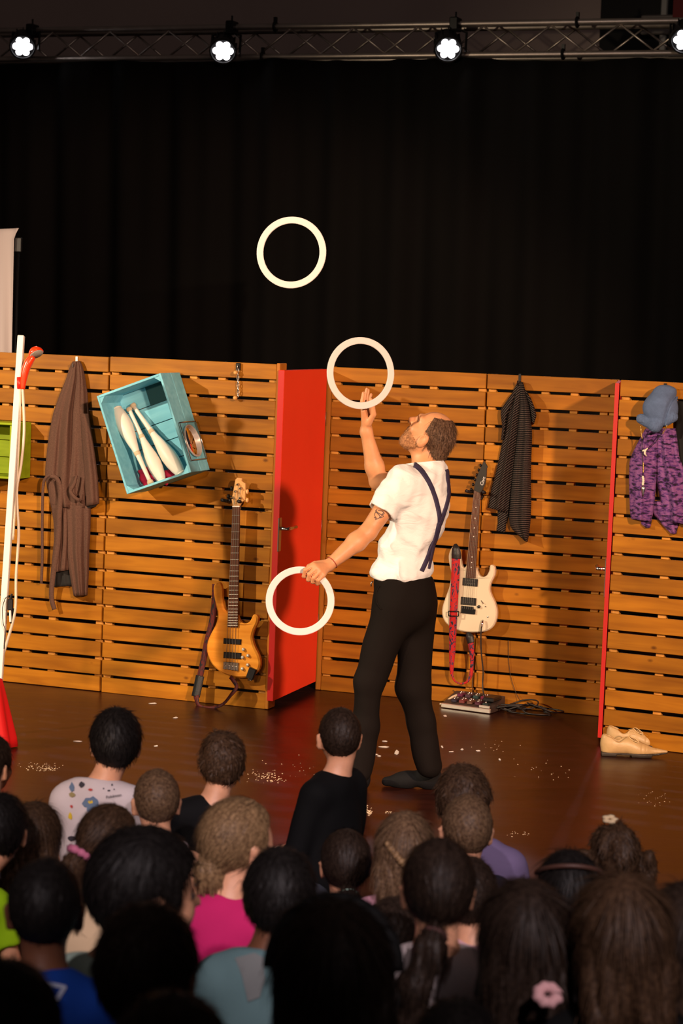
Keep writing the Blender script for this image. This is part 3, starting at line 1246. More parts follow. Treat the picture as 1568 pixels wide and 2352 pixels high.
# --- lime crate at the left edge
LIME = wood('lime_paint', rgb(126, 146, 16), rgb(146, 166, 28), 0.55, knots=False, rand=0.06)
g0 = FL.pix(33, 972, .20)
g1 = FL.pix(29, 1101, .20)
gz0, gz1, gx1 = g1.z, g0.z, (g0.x + g1.x) / 2 + .01
gx0 = gx1 - 0.42
gc = root('wooden_crate', FL.M, 'lime green wooden crate fixed to the panel at the left edge', 'crate')
MB().box((gx1 - T, -.2, gz0), (gx1, -.012, gz1), bev=.002).obj('side_board', LIME, gc)
MB().box((gx0, -.2, gz0), (gx0 + T, -.012, gz1), bev=.002).obj('side_board', LIME, gc)
MB().box((gx0 + T, -.2, gz0), (gx1 - T, -.012, gz0 + T), bev=.002).obj('end_board', LIME, gc)
MB().box((gx0 + T, -.2, gz1 - T), (gx1 - T, -.012, gz1), bev=.002).obj('end_board', LIME, gc)
for k in range(3):
    s_ = (gz1 - gz0 - 2 * T) / 3
    MB().box((gx0 + T, -.026, gz0 + T + k * s_ + .002), (gx1 - T, -.012, gz0 + T + (k + 1) * s_ - .002), bev=.0015).obj('back_slat', LIME, gc)
MB().box((gx1 - T - .03, -.19, gz0 + T), (gx1 - T, -.16, gz1 - T), bev=.002).obj('corner_post', LIME, gc)

# --- chain with wooden knobs
ch = root('key_chain', FL.M, 'hanging metal chain with two wooden knobs beside the red door', 'chain')
b = MB()
p0, p1 = FL.pix(546, 838, .02), FL.pix(547, 913, .02)
MB().box((p0.x - .012, -.02, p0.z - .03), (p0.x + .012, -.002, p0.z + .01), bev=.002).obj('hook', BLACKM, ch)
for k in range(9):
    t0, t1 = k / 9, (k + 1.25) / 9
    a_, c_ = p0.lerp(p1, t0), p0.lerp(p1, min(1, t1))
    q = MB()
    m_ = (a_ + c_) / 2
    hh = (a_ - c_).length / 2
    pts = []
    for j in range(11):
        an = 2 * PI * j / 10
        o1, o2 = .006 * math.sin(an), hh * math.cos(an)
        pts.append(m_ + (Vector((o1, 0, o2)) if k % 2 else Vector((0, o1, o2))))
    q.tube(pts, .0026, 5).obj('link', STEEL, ch, True)
KN = mat('pale_turned_wood', rgb(200, 150, 84), .5)
for px, py in ((541, 856), (540, 914)):
    q = FL.pix(px, py, .03)
    MB().lathe([(.003, -.014), (.009, -.012), (.0125, -.003), (.0125, .005), (.008, .012), (.003, .014)], 12, Matrix.Translation(q) @ Matrix.Rotation(PI / 2, 4, 'X')).obj('knob', KN, ch, True)


# --- striped shirt
def stripes(name, ang, pitch=0.0108, dark=(0.006, 0.005, 0.0055), lite=(0.105, 0.082, 0.07)):
    m, nt, b = nodes(name)
    N, L = nt.nodes.new, nt.links.new
    tc = N('ShaderNodeTexCoord')
    sp = N('ShaderNodeSeparateXYZ')
    L(tc.outputs['Object'], sp.inputs[0])

    def mth(op, a, b_=None):
        k = N('ShaderNodeMath')
        k.operation = op
        for i, v in enumerate((a, b_)):
            if v is None:
                continue
            if isinstance(v, (int, float)):
                k.inputs[i].default_value = v
            else:
                L(v, k.inputs[i])
        return k.outputs[0]
    no = N('ShaderNodeTexNoise')
    no.inputs['Scale'].default_value = 9
    L(tc.outputs['Object'], no.inputs[0])
    v = mth('ADD', mth('MULTIPLY', sp.outputs[0], -math.sin(ang)), mth('MULTIPLY', sp.outputs[2], math.cos(ang)))
    v = mth('ADD', v, mth('MULTIPLY', no.outputs[0], 0.012))
    fr_ = mth('FRACT', mth('DIVIDE', v, pitch))
    lt = mth('LESS_THAN', fr_, 0.26)
    mx = N('ShaderNodeMix')
    mx.data_type = 'RGBA'
    mx.inputs[6].default_value = (*dark, 1)
    mx.inputs[7].default_value = (*lite, 1)
    L(lt, mx.inputs[0])
    L(mx.outputs[2], b.inputs['Base Color'])
    b.inputs['Roughness'].default_value = .85
    b.inputs['Specular IOR Level'].default_value = .15
    return m


ss = root('striped_shirt', FC.M, 'black shirt with thin pale stripes hanging beside the white guitar', 'shirt')
hook(FC, 1194, 862, ss)
V, F = cloth(FC, [(1188, 878, 1199, 877, .3), (1178, 897, 1200, 894, .6), (1168, 925, 1199, 920, .8), (1163, 955, 1196, 950), (1156, 1000, 1190, 1000), (1146, 1050, 1184, 1050), (1137, 1090, 1178, 1090), (1128, 1120, 1174, 1120), (1121, 1160, 1169, 1165), (1119, 1166, 1167, 1178)], .02, .05, ((1.5, .012, .2), (3.3, .006, .5)), 36, 36)
obj('front_panel', V, F, stripes('stripes_slanted', 0.72), ss, True)
V, F = cloth(FC, [(1192, 876, 1201, 878, .3), (1192, 897, 1206, 896, .6), (1192, 925, 1213, 920, .8), (1190, 955, 1219, 955), (1186, 1000, 1222, 1000), (1180, 1050, 1220, 1050), (1175, 1100, 1219, 1100), (1171, 1150, 1220, 1150), (1168, 1190, 1219, 1185), (1172, 1212, 1217, 1210), (1188, 1228, 1214, 1232), (1205, 1243, 1211, 1245)], .03, .05, ((1.2, .014, .1), (3, .005, .3)), 40, 36)
obj('front_panel', V, F, stripes('stripes_level', 0.06), ss, True)
V, F = cloth(FC, [(1174, 905, 1184, 905, .5), (1160, 925, 1178, 925), (1150, 940, 1170, 944), (1149, 952, 1164, 956), (1153, 980, 1160, 985), (1150, 1010, 1156, 1010, .5)], .035, .04, ((1, .006, .2),), 20, 16)
obj('sleeve', V, F, stripes('stripes_steep', 0.9), ss, True)
V, F = cloth(FC, [(1203, 895, 1207, 896, .5), (1210, 915, 1219, 915), (1216, 935, 1227, 935), (1219, 955, 1232, 955), (1221, 968, 1226, 974)], .035, .04, ((1, .006, .2),), 20, 16)
obj('sleeve', V, F, stripes('stripes_right', -0.5), ss, True)
V, F = cloth(FC, [(1142, 1170, 1168, 1178), (1143, 1200, 1163, 1202), (1140, 1219, 1160, 1223)], .012, .02, ((1, .004, .2),), 12, 16)
obj('back_panel', V, F, stripes('stripes_back', 0.62), ss, True)

# --- purple cardigan, dark jacket, blue cap, necklace on the nearest panel
def knit(name, c1, c2, c3):
    m, nt, b = nodes(name)
    N, L = nt.nodes.new, nt.links.new
    tc = N('ShaderNodeTexCoord')
    mp = N('ShaderNodeMapping')
    mp.inputs['Scale'].default_value = (28, 28, 85)
    L(tc.outputs['Object'], mp.inputs[0])
    n1 = N('ShaderNodeTexNoise')
    n1.inputs['Scale'].default_value = 1.0
    n1.inputs['Detail'].default_value = 5
    L(mp.outputs[0], n1.inputs[0])
    cr = N('ShaderNodeValToRGB')
    e = cr.color_ramp.elements
    e[0].position, e[0].color = .38, c3
    e[1].position, e[1].color = .56, c1
    k = e.new(.46)
    k.color = c2
    L(n1.outputs[0], cr.inputs[0])
    L(cr.outputs[0], b.inputs['Base Color'])
    b.inputs['Roughness'].default_value = .95
    wv = N('ShaderNodeTexNoise')
    wv.inputs['Scale'].default_value = 260
    L(tc.outputs['Object'], wv.inputs[0])
    bp = N('ShaderNodeBump')
    bp.inputs['Strength'].default_value = .8
    bp.inputs['Distance'].default_value = .004
    L(wv.outputs[0], bp.inputs['Height'])
    L(bp.outputs[0], b.inputs['Normal'])
    return m


PUR = knit('mauve_knit', rgb(130, 80, 138), rgb(88, 48, 118), rgb(36, 16, 46))
cg = root('cardigan', FR.M, 'mauve speckled knit cardigan hanging below the blue cap', 'cardigan')
V, F = cloth(FR, [(1482, 984, 1512, 984, .7), (1470, 1005, 1512, 1000), (1461, 1022, 1511, 1020), (1450, 1045, 1510, 1045), (1445, 1062, 1509, 1062), (1444, 1103, 1507, 1103), (1445, 1140, 1504, 1145), (1446, 1175, 1499, 1182), (1449, 1192, 1494, 1198)], .03, .06, ((1.5, .012, .4), (4, .004, .1)), 34, 34)
obj('sleeve', V, F, PUR, cg, True)
V, F = cloth(FR, [(1500, 984, 1552, 984, .7), (1502, 1005, 1556, 1005), (1504, 1050, 1562, 1050), (1506, 1100, 1585, 1100), (1516, 1150, 1592, 1150), (1520, 1192, 1590, 1202), (1522, 1196, 1588, 1206)], .02, .06, ((2, .016, .1), (4.2, .006, .3)), 34, 40)
obj('front_panel', V, F, PUR, cg, True)
V, F = cloth(FR, [(1495, 1150, 1520, 1150), (1499, 1180, 1540, 1185), (1520, 1205, 1558, 1203), (1540, 1226, 1553, 1226)], .012, .03, ((1.3, .008, .2),), 18, 20)
obj('tail', V, F, PUR, cg, True)
V, F = cloth(FR, [(1470, 1188, 1497, 1192), (1472, 1204, 1494, 1208), (1482, 1212, 1492, 1212)], .012, .02, (), 8, 14)
obj('cuff', V, F, PUR, cg, True)
hook(FR, 1528, 884, cg)
dj = root('dark_jacket', FR.M, 'dark brown garment hanging behind the blue cap at the right edge', 'jacket')
V, F = cloth(FR, [(1545, 920, 1600, 925, .6), (1550, 960, 1610, 960), (1549, 1010, 1612, 1010), (1552, 1060, 1612, 1060), (1562, 1100, 1612, 1104)], .012, .055, ((2, .01, .2),), 20, 24)
obj('jacket_body', V, F, mat('near_black_cloth', (.005, .004, .0035), .9), dj, True)

CAPM = mat('blue_wool', rgb(82, 102, 138), .95, var=.12, scale=60, bump=.5, bscale=300)
fr3 = FR.M.to_3x3()


def cap():
    loc = lambda px, py, off: FR.M @ FR.pix(px, py, off)
    c = loc(1516, 936, .10)
    br0, br1, br2 = loc(1472, 962, .10), loc(1505, 978, .135), loc(1545, 958, .12)
    top = loc(1512, 908, .09)
    tl = loc(1528, 905, .075)
    R = np.array(FR.M.to_3x3().inverted(), dtype=np.float32)
    wv = waves(9, 6, .007, 25, 60)

    def fn(P):
        q = (P - A3(c)) @ R.T
        d = sd_ell(P, c, (.096, .072, .088), R)
        d = smin(d, sd_ell(P, tl, (.062, .052, .05), R), .03)
        d = d + wv(P)
        rim = smin(sd_cone(P, br0, br1, .026, .03), sd_cone(P, br1, br2, .03, .026), .02)
        rim = rim + .0022 * np.sin(q[:, 0] * 900)
        d = smin(d, rim, .012)
        # centre fold of the slouching crown
        return d + .010 * np.exp(-((q[:, 0] - .055 - .25 * q[:, 2]) / .007) ** 2)
    o = sdf_obj('knit_cap', fn, c - Vector((.16, .16, .16)), c + Vector((.16, .16, .16)), .0045, CAPM, None)
    tag(o, 'slouchy blue-grey knitted cap with ribbed brim on the hook', 'cap')


cap()
nk = root('bead_necklace', FR.M, 'beaded necklace with pale tooth pendant over the mauve cardigan', 'necklace')
GOLD = mat('brass_bead', (.62, .42, .14), .35, .8)
IVO = mat('ivory_bead', (.74, .66, .52), .4)


def beads(pts, n, r, m, name):
    P = smoothpoly([Vector(FR.pix(*p)) for p in pts], 8, False)
    L = [0]
    for i in range(len(P) - 1):
        L.append(L[-1] + (P[i + 1] - P[i]).length)
    b = MB().lathe([(.002, -r), (r * .7, -r * .7), (r, 0), (r * .7, r * .7), (.002, r)], 7)
    me = mesh(name, b.V, b.F, m, True)
    for k in range(n):
        s = L[-1] * k / (n - 1)
        i = max(j for j in range(len(L)) if L[j] <= s + 1e-9)
        i = min(i, len(P) - 2)
        q = P[i].lerp(P[i + 1], (s - L[i]) / max(1e-6, L[i + 1] - L[i]))
        link(name, me, nk, q)


beads([(1471, 980, .11), (1472, 992, .105), (1474, 1006, .105)], 9, .0038, GOLD, 'bead')
beads([(1531, 978, .145), (1527, 986, .12), (1522, 995, .11)], 8, .0038, GOLD, 'bead')
beads([(1477, 1064, .105), (1477, 1073, .105), (1477, 1084, .105)], 9, .0038, GOLD, 'bead')
beads([(1476, 1096, .105), (1477, 1104, .105), (1476, 1112, .105)], 5, .0075, IVO, 'shell_bead')
MB().tube([FR.pix(1474, 1006, .105), FR.pix(1474, 1030, .105), FR.pix(1476, 1064, .105), FR.pix(1477, 1130, .105)], .0022, 5).obj('cord', BLACK, nk, True)
MB().tube([FR.pix(1520, 995, .11), FR.pix(1505, 1015, .11), FR.pix(1488, 1032, .108)], .0018, 5).obj('cord', BLACK, nk, True)
MB().tube([FR.pix(1487, 1029, .11), FR.pix(1481, 1035, .115), FR.pix(1480, 1042, .115), FR.pix(1485, 1048, .11)], [.003, .006, .006, .002], 8).obj('tooth_pendant', IVO, nk, True)
MB().tube([FR.pix(1475, 1036, .112), FR.pix(1480, 1034, .112)], .005, 8).obj('tooth_cap', IVO, nk, True)
MB().lathe([(.003, -.035), (.005, -.02), (.011, .0), (.012, .012), (.006, .02)], 12, Matrix.Translation(FR.pix(1477, 1125, .108))).obj('silver_pendant', STEEL, nk, True)
# ================================================================== bass and guitar
def zpx(x, y, ox, oy, sc):
    return (ox + x / sc, oy + y / sc)


def wp(fr, pts, off):
    return [fr.pix(p[0], p[1], off) for p in pts]


def strap_mat(name, base, inks, sc):
    m, nt, b = nodes(name)
    N, L = nt.nodes.new, nt.links.new
    tc = N('ShaderNodeTexCoord')
    mp = N('ShaderNodeMapping')
    mp.inputs['Rotation'].default_value = (0, 0.6, 0)
    mp.inputs['Scale'].default_value = sc
    L(tc.outputs['Object'], mp.inputs[0])
    n1 = N('ShaderNodeTexNoise')
    n1.inputs['Scale'].default_value = 1
    n1.inputs['Detail'].default_value = 3
    n1.inputs['Distortion'].default_value = 2.2
    L(mp.outputs[0], n1.inputs[0])
    cr = N('ShaderNodeValToRGB')
    cr.color_ramp.interpolation = 'CONSTANT'
    e = cr.color_ramp.elements
    e[0].position, e[0].color = 0, inks[0]
    e[1].position, e[1].color = .40, inks[1]
    k = e.new(.455)
    k.color = base
    k = e.new(.70)
    k.color = inks[0]
    L(n1.outputs[0], cr.inputs[0])
    L(cr.outputs[0], b.inputs['Base Color'])
    b.inputs['Roughness'].default_value = .75
    return m


LEATH = mat('black_leather', (.010, .010, .011), .45, bump=.3, bscale=200)
ROSE = wood('rosewood', rgb(66, 38, 26), rgb(92, 54, 38), .45, knots=False, axis=2)
MAPLE = wood('maple', rgb(214, 158, 96), rgb(232, 184, 126), .35, knots=False, axis=2)
FRET = mat('fret_wire', (.7, .66, .58), .25, 1.0)
STRING = mat('string_wire', (.62, .58, .5), .3, 1.0)


def plank(fr, quad, y0, y1, name, m, parent, inset=0.0):
    poly = [(p.x, p.z) for p in quad]
    return MB().prism(poly, y0, y1, inset).obj(name, m, parent)


def bass():
    Z = lambda x, y: zpx(x, y, 420, 1080, 4.056)
    fr = FL
    O = .085                       # front face distance from the panel
    r = root('bass_guitar', fr.M, 'amber bass guitar hanging on the panel left of the red door', 'bass guitar')
    out = [(300, 1056), (335, 1050), (356, 1100), (362, 1200), (378, 1285), (402, 1312), (440, 1330), (500, 1350), (518, 1395), (548, 1424), (590, 1428), (625, 1400), (648, 1352), (672, 1346), (694, 1372), (690, 1420), (660, 1485), (641, 1560), (660, 1640), (700, 1725), (717, 1800), (700, 1862), (650, 1915), (570, 1934), (480, 1930), (390, 1905), (310, 1855), (252, 1785), (220, 1690), (226, 1600), (262, 1515), (306, 1430), (320, 1345), (302, 1250), (285, 1160), (282, 1090)]
    P = [fr.pix(*Z(*p), O) for p in out]
    pts = smoothpoly([Vector((p.x, p.z, 0)) for p in P], 3)
    poly = [(p.x, p.y) for p in pts][::-1]
    ar = sum(poly[i][0] * poly[(i + 1) % len(poly)][1] - poly[(i + 1) % len(poly)][0] * poly[i][1] for i in range(len(poly)))
    if ar < 0:
        poly = poly[::-1]
    BODY = wood('amber_flame_maple', rgb(204, 124, 36), rgb(234, 160, 62), .18, knots=False, axis=0)
    BODY.node_tree.nodes['Principled BSDF'].inputs['Coat Weight'].default_value = .6
    MB().prism(poly, -O, -O + .042, .009).obj('body', BODY, r, False)
    dy = lambda pts_, off: [fr.pix(*Z(*p), off) for p in pts_]
    nk_ = dy([(414, 1462), (508, 1462), (528, 335), (461, 335)], O + .012)
    plank(fr, nk_, -O - .012, -O - .004, 'fretboard', ROSE, r)
    nk2 = dy([(418, 1330), (508, 1330), (526, 330), (463, 330)], O)
    plank(fr, nk2, -O - .004, -O + .018, 'neck', MAPLE, r, .004)
    # headstock
    hs = dy([(500, 335), (528, 335), (545, 300), (577, 280), (581, 190), (580, 125), (560, 112), (546, 100), (548, 76), (505, 70), (487, 88), (470, 180), (452, 275), (463, 335)], O + .002)
    poly = [(p.x, p.z) for p in hs]
    ar = sum(poly[i][0] * poly[(i + 1) % len(poly)][1] - poly[(i + 1) % len(poly)][0] * poly[i][1] for i in range(len(poly)))
    if ar < 0:
        poly = poly[::-1]
    hd = MB().prism(poly, -O - .002, -O + .013, .002).obj('headstock', MAPLE, r)
    nb, nt_ = (dy([(414, 1462), (508, 1462)], O + .013), dy([(461, 338), (528, 338)], O + .013))
    for k in range(24):
        t = 1 - 2 ** (-(k + 1) / 12)
        t = t / (1 - 2 ** (-24 / 12)) * .985
        a = nt_[0].lerp(nb[0], t)
        c = nt_[1].lerp(nb[1], t)
        MB().tube([a, c], .0012, 5).obj('fret', FRET, r)
    MB().tube([nt_[0], nt_[1]], .003, 6).obj('nut', WHITEP, r)
    for k in range(4):
        t = (k + .5) / 4
        top = nt_[0].lerp(nt_[1], t)
        bot = dy([(388 + 30 * k + 8, 1850)], O + .013)[0]
        tg = dy([[(495, 195), (470, 255), (545, 165), (518, 130)][k]], O + .012)[0]
        MB().tube([tg, top, bot], .0013, 5).obj('string', STRING, r)
    for k, (x, y) in enumerate([(518, 132), (545, 168), (497, 196), (472, 257), (543, 258)]):
        q = dy([(x, y)], O + .002)[0]
        b = MB()
        b.lathe([(.008, 0), (.008, .006), (.0045, .008), (.0045, .018), (.0055, .02)], 10, Matrix.Translation(q) @ Matrix.Rotation(PI / 2, 4, 'X'))
        po = b.obj('tuning_post', CHROME, hd, True)
    for x, y, sg in ((455, 170, -1), (425, 245, -1), (440, 282, -1), (600, 200, 1), (600, 280, 1)):
        q = dy([(x, y)], O - .006)[0]
        b = MB()
        b.tube([q, q - Vector((sg * .03, 0, -.004))], .0035, 6)
        b.lathe([(.003, -.006), (.013, -.005), (.014, .004), (.004, .006)], 10, Matrix.Translation(q) @ Matrix.Rotation(PI / 2, 4, 'Y'))
        b.obj('tuning_key', BLACKM if sg < 0 else MAPLE, hd, True)
    for y0, y1 in ((1565, 1620), (1692, 1755)):
        quad = dy([(374, y1 - 4), (536, y1 + 6), (541, y0 + 12), (378, y0)], O + .008)
        plank(fr, quad, -O - .009, -O + .002, 'pickup', BLACK, r, .003)
    quad = dy([(370, 1850), (512, 1872), (516, 1795), (376, 1785)], O + .01)
    br = plank(fr, quad, -O - .010, -O, 'bridge', mat('satin_nickel', (.62, .56, .46), .3, 1.0), r, .002)
    for k in range(4):
        q = dy([(392 + 32 * k, 1835 + 4 * k)], O + .012)[0]
        MB().box((q.x - .005, -O - .018, q.z - .012), (q.x + .005, -O - .008, q.z + .012), bev=.002).obj('saddle', STEEL, br)
    KNB = mat('pearl_knob', (.66, .6, .5), .25, .3)
    for x, y in ((568, 1668), (610, 1725), (560, 1742), (608, 1812), (558, 1848)):
        q = dy([(x, y)], O)[0]
        MB().lathe([(.0095, 0), (.0095, .010), (.0075, .0155), (.001, .016)], 14, Matrix.Translation(q) @ Matrix.Rotation(PI / 2, 4, 'X')).obj('knob', KNB, r, True)
    # wireless pack clipped at the tail
    q = dy([(638, 1895)], O + .02)[0]
    b = MB().box((-.022, -.012, -.032), (.022, .012, .032), Matrix.Translation(q) @ Matrix.Rotation(.32, 4, 'Y'), bev=.004)
    b.obj('transmitter', BLACK, r)
    MB().tube([dy([(605, 1950)], O + .02)[0], dy([(640, 1955)], O + .02)[0], dy([(650, 1925)], O + .02)[0]], .006, 8).obj('jack_plug', CHROME, r, True)
    # strap
    SM = strap_mat('bass_strap_weave', rgb(84, 12, 8), [(.006, .005, .006, 1), (.018, .006, .010, 1)], (60, 60, 16))
    V, F = strap_mesh(fr, [(*Z(300, 1062), .05), (*Z(292, 1250), .035), (*Z(268, 1420), .03), (*Z(225, 1600), .04), (*Z(185, 1800), .05), (*Z(150, 1960), .06)], .036, .004)
    obj('strap', V, F, SM, r, True)
    V, F = strap_mesh(fr, [(*Z(160, 1915), .06), (*Z(140, 2010), .07), (*Z(118, 2110), .08)], .05, .006)
    obj('strap_end', V, F, LEATH, r, True)
    V, F = strap_mesh(fr, [(*Z(122, 2100), .08), (*Z(150, 2195), .10), (*Z(260, 2215), .12), (*Z(370, 2180), .12), (*Z(450, 2090), .11), (*Z(500, 2020), .10), (*Z(470, 1960), .10), (*Z(440, 1925), .09)], [.034, .02, .018, .024, .026, .022], .004, tw=[0, -.6, -.9, -.6, -.2, 0])
    obj('strap', V, F, SM, r, True)


bass()


def hanger(fr, px, py, label):
    p = fr.pix(px, py, .03)
    r = root('guitar_hanger', fr.M, label, 'hanger')
    b = MB().box((p.x - .022, -.018, p.z - .05), (p.x + .022, -.0015, p.z + .05), bev=.004)
    b.obj('mount', BLACK, r)
    b = MB()
    b.tube([(p.x, -.02, p.z), (p.x, -.05, p.z), (p.x - .045, -.065, p.z - .005), (p.x - .05, -.12, p.z + .004)], .010, 8)
    b.obj('arm', BLACK, r, True)
    b = MB()
    b.tube([(p.x, -.05, p.z), (p.x + .045, -.065, p.z - .005), (p.x + .05, -.12, p.z + .004)], .010, 8)
    b.obj('arm', BLACK, r, True)


hanger(FL, 543, 1149, 'black padded hanger arms holding the bass guitar head')
hanger(FC, 1099, 1128, 'black padded hanger arms holding the white guitar head')


def guitar():
    Z = lambda x, y: zpx(x, y, 980, 1220, 5.114)
    Y = lambda x, y: zpx(x, y, 980, 840, 5.6)
    fr = FC
    O = .075
    r = root('electric_guitar', fr.M, 'cream electric guitar with dark headstock hanging behind the juggler', 'electric guitar')
    out = [(318, 168), (350, 178), (380, 240), (394, 330), (410, 410), (440, 432), (470, 400), (500, 440), (560, 450), (582, 430), (590, 470), (612, 520), (650, 541), (700, 522), (730, 465), (738, 412), (755, 398), (788, 415), (800, 465), (790, 530), (752, 610), (738, 690), (760, 765), (802, 855), (822, 960), (806, 1065), (755, 1145), (650, 1185), (480, 1188), (360, 1165), (255, 1110), (198, 1045), (176, 960), (188, 865), (232, 740), (265, 640), (284, 500), (262, 390), (254, 290), (280, 210)]
    P = [fr.pix(*Z(*p), O) for p in out]
    pts = smoothpoly([Vector((p.x, p.z, 0)) for p in P], 3)
    poly = [(p.x, p.y) for p in pts]
    ar = sum(poly[i][0] * poly[(i + 1) % len(poly)][1] - poly[(i + 1) % len(poly)][0] * poly[i][1] for i in range(len(poly)))
    if ar < 0:
        poly = poly[::-1]
    CREAM = mat('cream_lacquer', rgb(216, 206, 180), .22, coat=.5)
    MB().prism(poly, -O, -O + .042, .007).obj('body', CREAM, r)
    zz = lambda pts_, off: [fr.pix(*Z(*p), off) for p in pts_]
    yy = lambda pts_, off: [fr.pix(*Y(*p), off) for p in pts_]
    q0 = zz([(457, 548), (568, 552)], O + .012) + yy([(690, 1640), (604, 1605)], O + .012)
    plank(fr, q0, -O - .012, -O - .004, 'fretboard', ROSE, r)
    q1 = zz([(460, 470), (566, 474)], O) + yy([(690, 1640), (606, 1605)], O)
    plank(fr, q1, -O - .004, -O + .016, 'neck', MAPLE, r, .003)
    hs = yy([(690, 1645), (604, 1605), (612, 1530), (640, 1420), (690, 1310), (728, 1232), (740, 1228), (782, 1305), (770, 1320), (768, 1390), (752, 1520)], O)
    poly = [(p.x, p.z) for p in hs]
    ar = sum(poly[i][0] * poly[(i + 1) % len(poly)][1] - poly[(i + 1) % len(poly)][0] * poly[i][1] for i in range(len(poly)))
    if ar < 0:
        poly = poly[::-1]
    hd = MB().prism(poly, -O, -O + .013, .002).obj('headstock', mat('grey_black_lacquer', (.035, .034, .03), .25, coat=.4), r)
    nb, nt_ = q0[:2], [q0[3], q0[2]]
    for k in range(24):
        t = (1 - 2 ** (-(k + 1) / 12)) / (1 - 2 ** (-24 / 12)) * .985
        MB().tube([nt_[0].lerp(nb[0], t) + Vector((0, -.001, 0)), nt_[1].lerp(nb[1], t) + Vector((0, -.001, 0))], .0011, 5).obj('fret', FRET, r)
    for k in (3, 5, 7, 9, 15, 17, 19):
        t = (1 - 2 ** (-(k - .5) / 12)) / .75
        c = (nt_[0].lerp(nb[0], t) + nt_[1].lerp(nb[1], t)) / 2
        MB().lathe([(.0035, 0), (.0035, .0015), (.001, .0018)], 8, Matrix.Translation(c) @ Matrix.Rotation(PI / 2, 4, 'X')).obj('inlay_dot', WHITEP, r)
    for k in range(6):
        t = (k + .5) / 6
        bot = zz([(418 + 24 * k, 905 + 4 * k)], O + .014)[0]
        MB().tube([nt_[0].lerp(nt_[1], t) + Vector((0, -.003, 0)), bot], .0008, 4).obj('string', STRING, r)
    for k in range(6):
        q = yy([(690 - 24 * k, 1280 + 62 * k)], O - .004)[0]
        b = MB()
        b.tube([q + Vector((.02, 0, -.004)), q], .003, 6)
        b.lathe([(.003, -.006), (.0095, -.004), (.0095, .004), (.003, .006)], 10, Matrix.Translation(q) @ Matrix.Rotation(PI / 2, 4, 'Y'))
        b.obj('tuning_key', BLACKM, hd, True)
    for quad in ([(418, 636), (592, 652), (598, 566), (424, 548)], [(398, 860), (574, 876), (580, 790), (403, 770)]):
        pk = plank(fr, zz(quad, O + .006), -O - .008, -O + .001, 'pickup', BLACK, r, .002)
        for row in (0, 1):
            for k in range(6):
                q = zz([(quad[3][0] + 28 + 22 * k, quad[3][1] + 26 + 36 * row + 2 * k)], O + .008)[0]
                MB().lathe([(.0026, 0), (.0026, .0012), (.0005, .0014)], 7, Matrix.Translation(q) @ Matrix.Rotation(PI / 2, 4, 'X')).obj('pole_piece', CHROME, pk)
    plank(fr, zz([(405, 960), (565, 976), (570, 920), (548, 918), (545, 890), (410, 878)], O + .008), -O - .012, -O + .001, 'bridge', BLACKM, r, .0)
    q = zz([(614, 886)], O)[0]
    MB().lathe([(.009, 0), (.009, .012), (.006, .016), (.001, .0165)], 14, Matrix.Translation(q) @ Matrix.Rotation(PI / 2, 4, 'X')).obj('knob', BLACK, r, True)
    q = zz([(690, 885)], O)[0]
    MB().lathe([(.003, 0), (.003, .006), (.001, .007)], 8, Matrix.Translation(q) @ Matrix.Rotation(PI / 2, 4, 'X')).obj('screw', BLACKM, r)
    MB().tube([zz([(638, 815)], O + .001)[0], zz([(665, 853)], O + .012)[0]], .002, 6).obj('switch', CHROME, r)
    q = zz([(716, 1006)], O)[0]
    MB().lathe([(.005, 0), (.005, .003), (.001, .004)], 10, Matrix.Translation(q) @ Matrix.Rotation(PI / 2, 4, 'X')).obj('screw', STEEL, r)
    # maker's script on the headstock
    V, F = text_mesh('Cort', .026, .3, .0006)
    q = yy([(718, 1488)], O + .001)[0]
    T_ = Matrix.Translation(q) @ Matrix.Rotation(-1.28, 4, 'Y') @ Matrix.Rotation(PI / 2, 4, 'X')
    obj('lettering', [T_ @ v for v in V], F, mat('white_ink', (.8, .8, .78), .5), hd)
    SM = strap_mat('red_strap_weave', rgb(176, 14, 14), [(.012, .006, .014, 1), (.05, .035, .10, 1)], (55, 55, 20))
    V, F = strap_mesh(fr, [(*Z(340, 320), .095), (*Z(335, 520), .10), (*Z(322, 760), .10), (*Z(312, 960), .10), (*Z(305, 1150), .085), (*Z(298, 1400), .07), (*Z(292, 1560), .07), (*Z(292, 1680), .07)], [.05, .05, .048, .046, .044, .038, .028, .018], .003)
    obj('strap', V, F, SM, r, True)
    V, F = strap_mesh(fr, [(*Z(291, 1670), .07), (*Z(320, 1750), .075), (*Z(390, 1790), .08), (*Z(470, 1770), .08), (*Z(515, 1690), .075), (*Z(528, 1560), .07), (*Z(528, 1430), .07), (*Z(515, 1310), .07)], [.016, .010, .008, .014, .022, .018, .03, .034], .003)
    obj('strap', V, F, SM, r, True)
    V, F = strap_mesh(fr, [(*Z(335, 150), .09), (*Z(340, 200), .098), (*Z(345, 270), .098), (*Z(345, 322), .097)], [.014, .044, .056, .055], .006)
    obj('strap_end', V, F, LEATH, r, True)
    V, F = strap_mesh(fr, [(*Z(478, 1190), .06), (*Z(500, 1240), .065), (*Z(520, 1312), .07)], [.018, .046, .042], .006)
    obj('strap_end', V, F, LEATH, r, True)
    b = MB()
    for p0, p1 in (((255, 940), (375, 945)), ((375, 945), (370, 1000)), ((370, 1000), (255, 995)), ((255, 995), (255, 940))):
        b.tube([fr.pix(*Z(*p0), .108), fr.pix(*Z(*p1), .108)], .0035, 6)
    b.obj('buckle', BLACKM, r, True)


guitar()


def cable(name, pts, rad, m, label, n=6):
    P = smoothpoly(pts, 6, False)
    o = MB().tube(P, rad, n).obj(name, m, None, True)
    tag(o, label, 'cable')
    return o


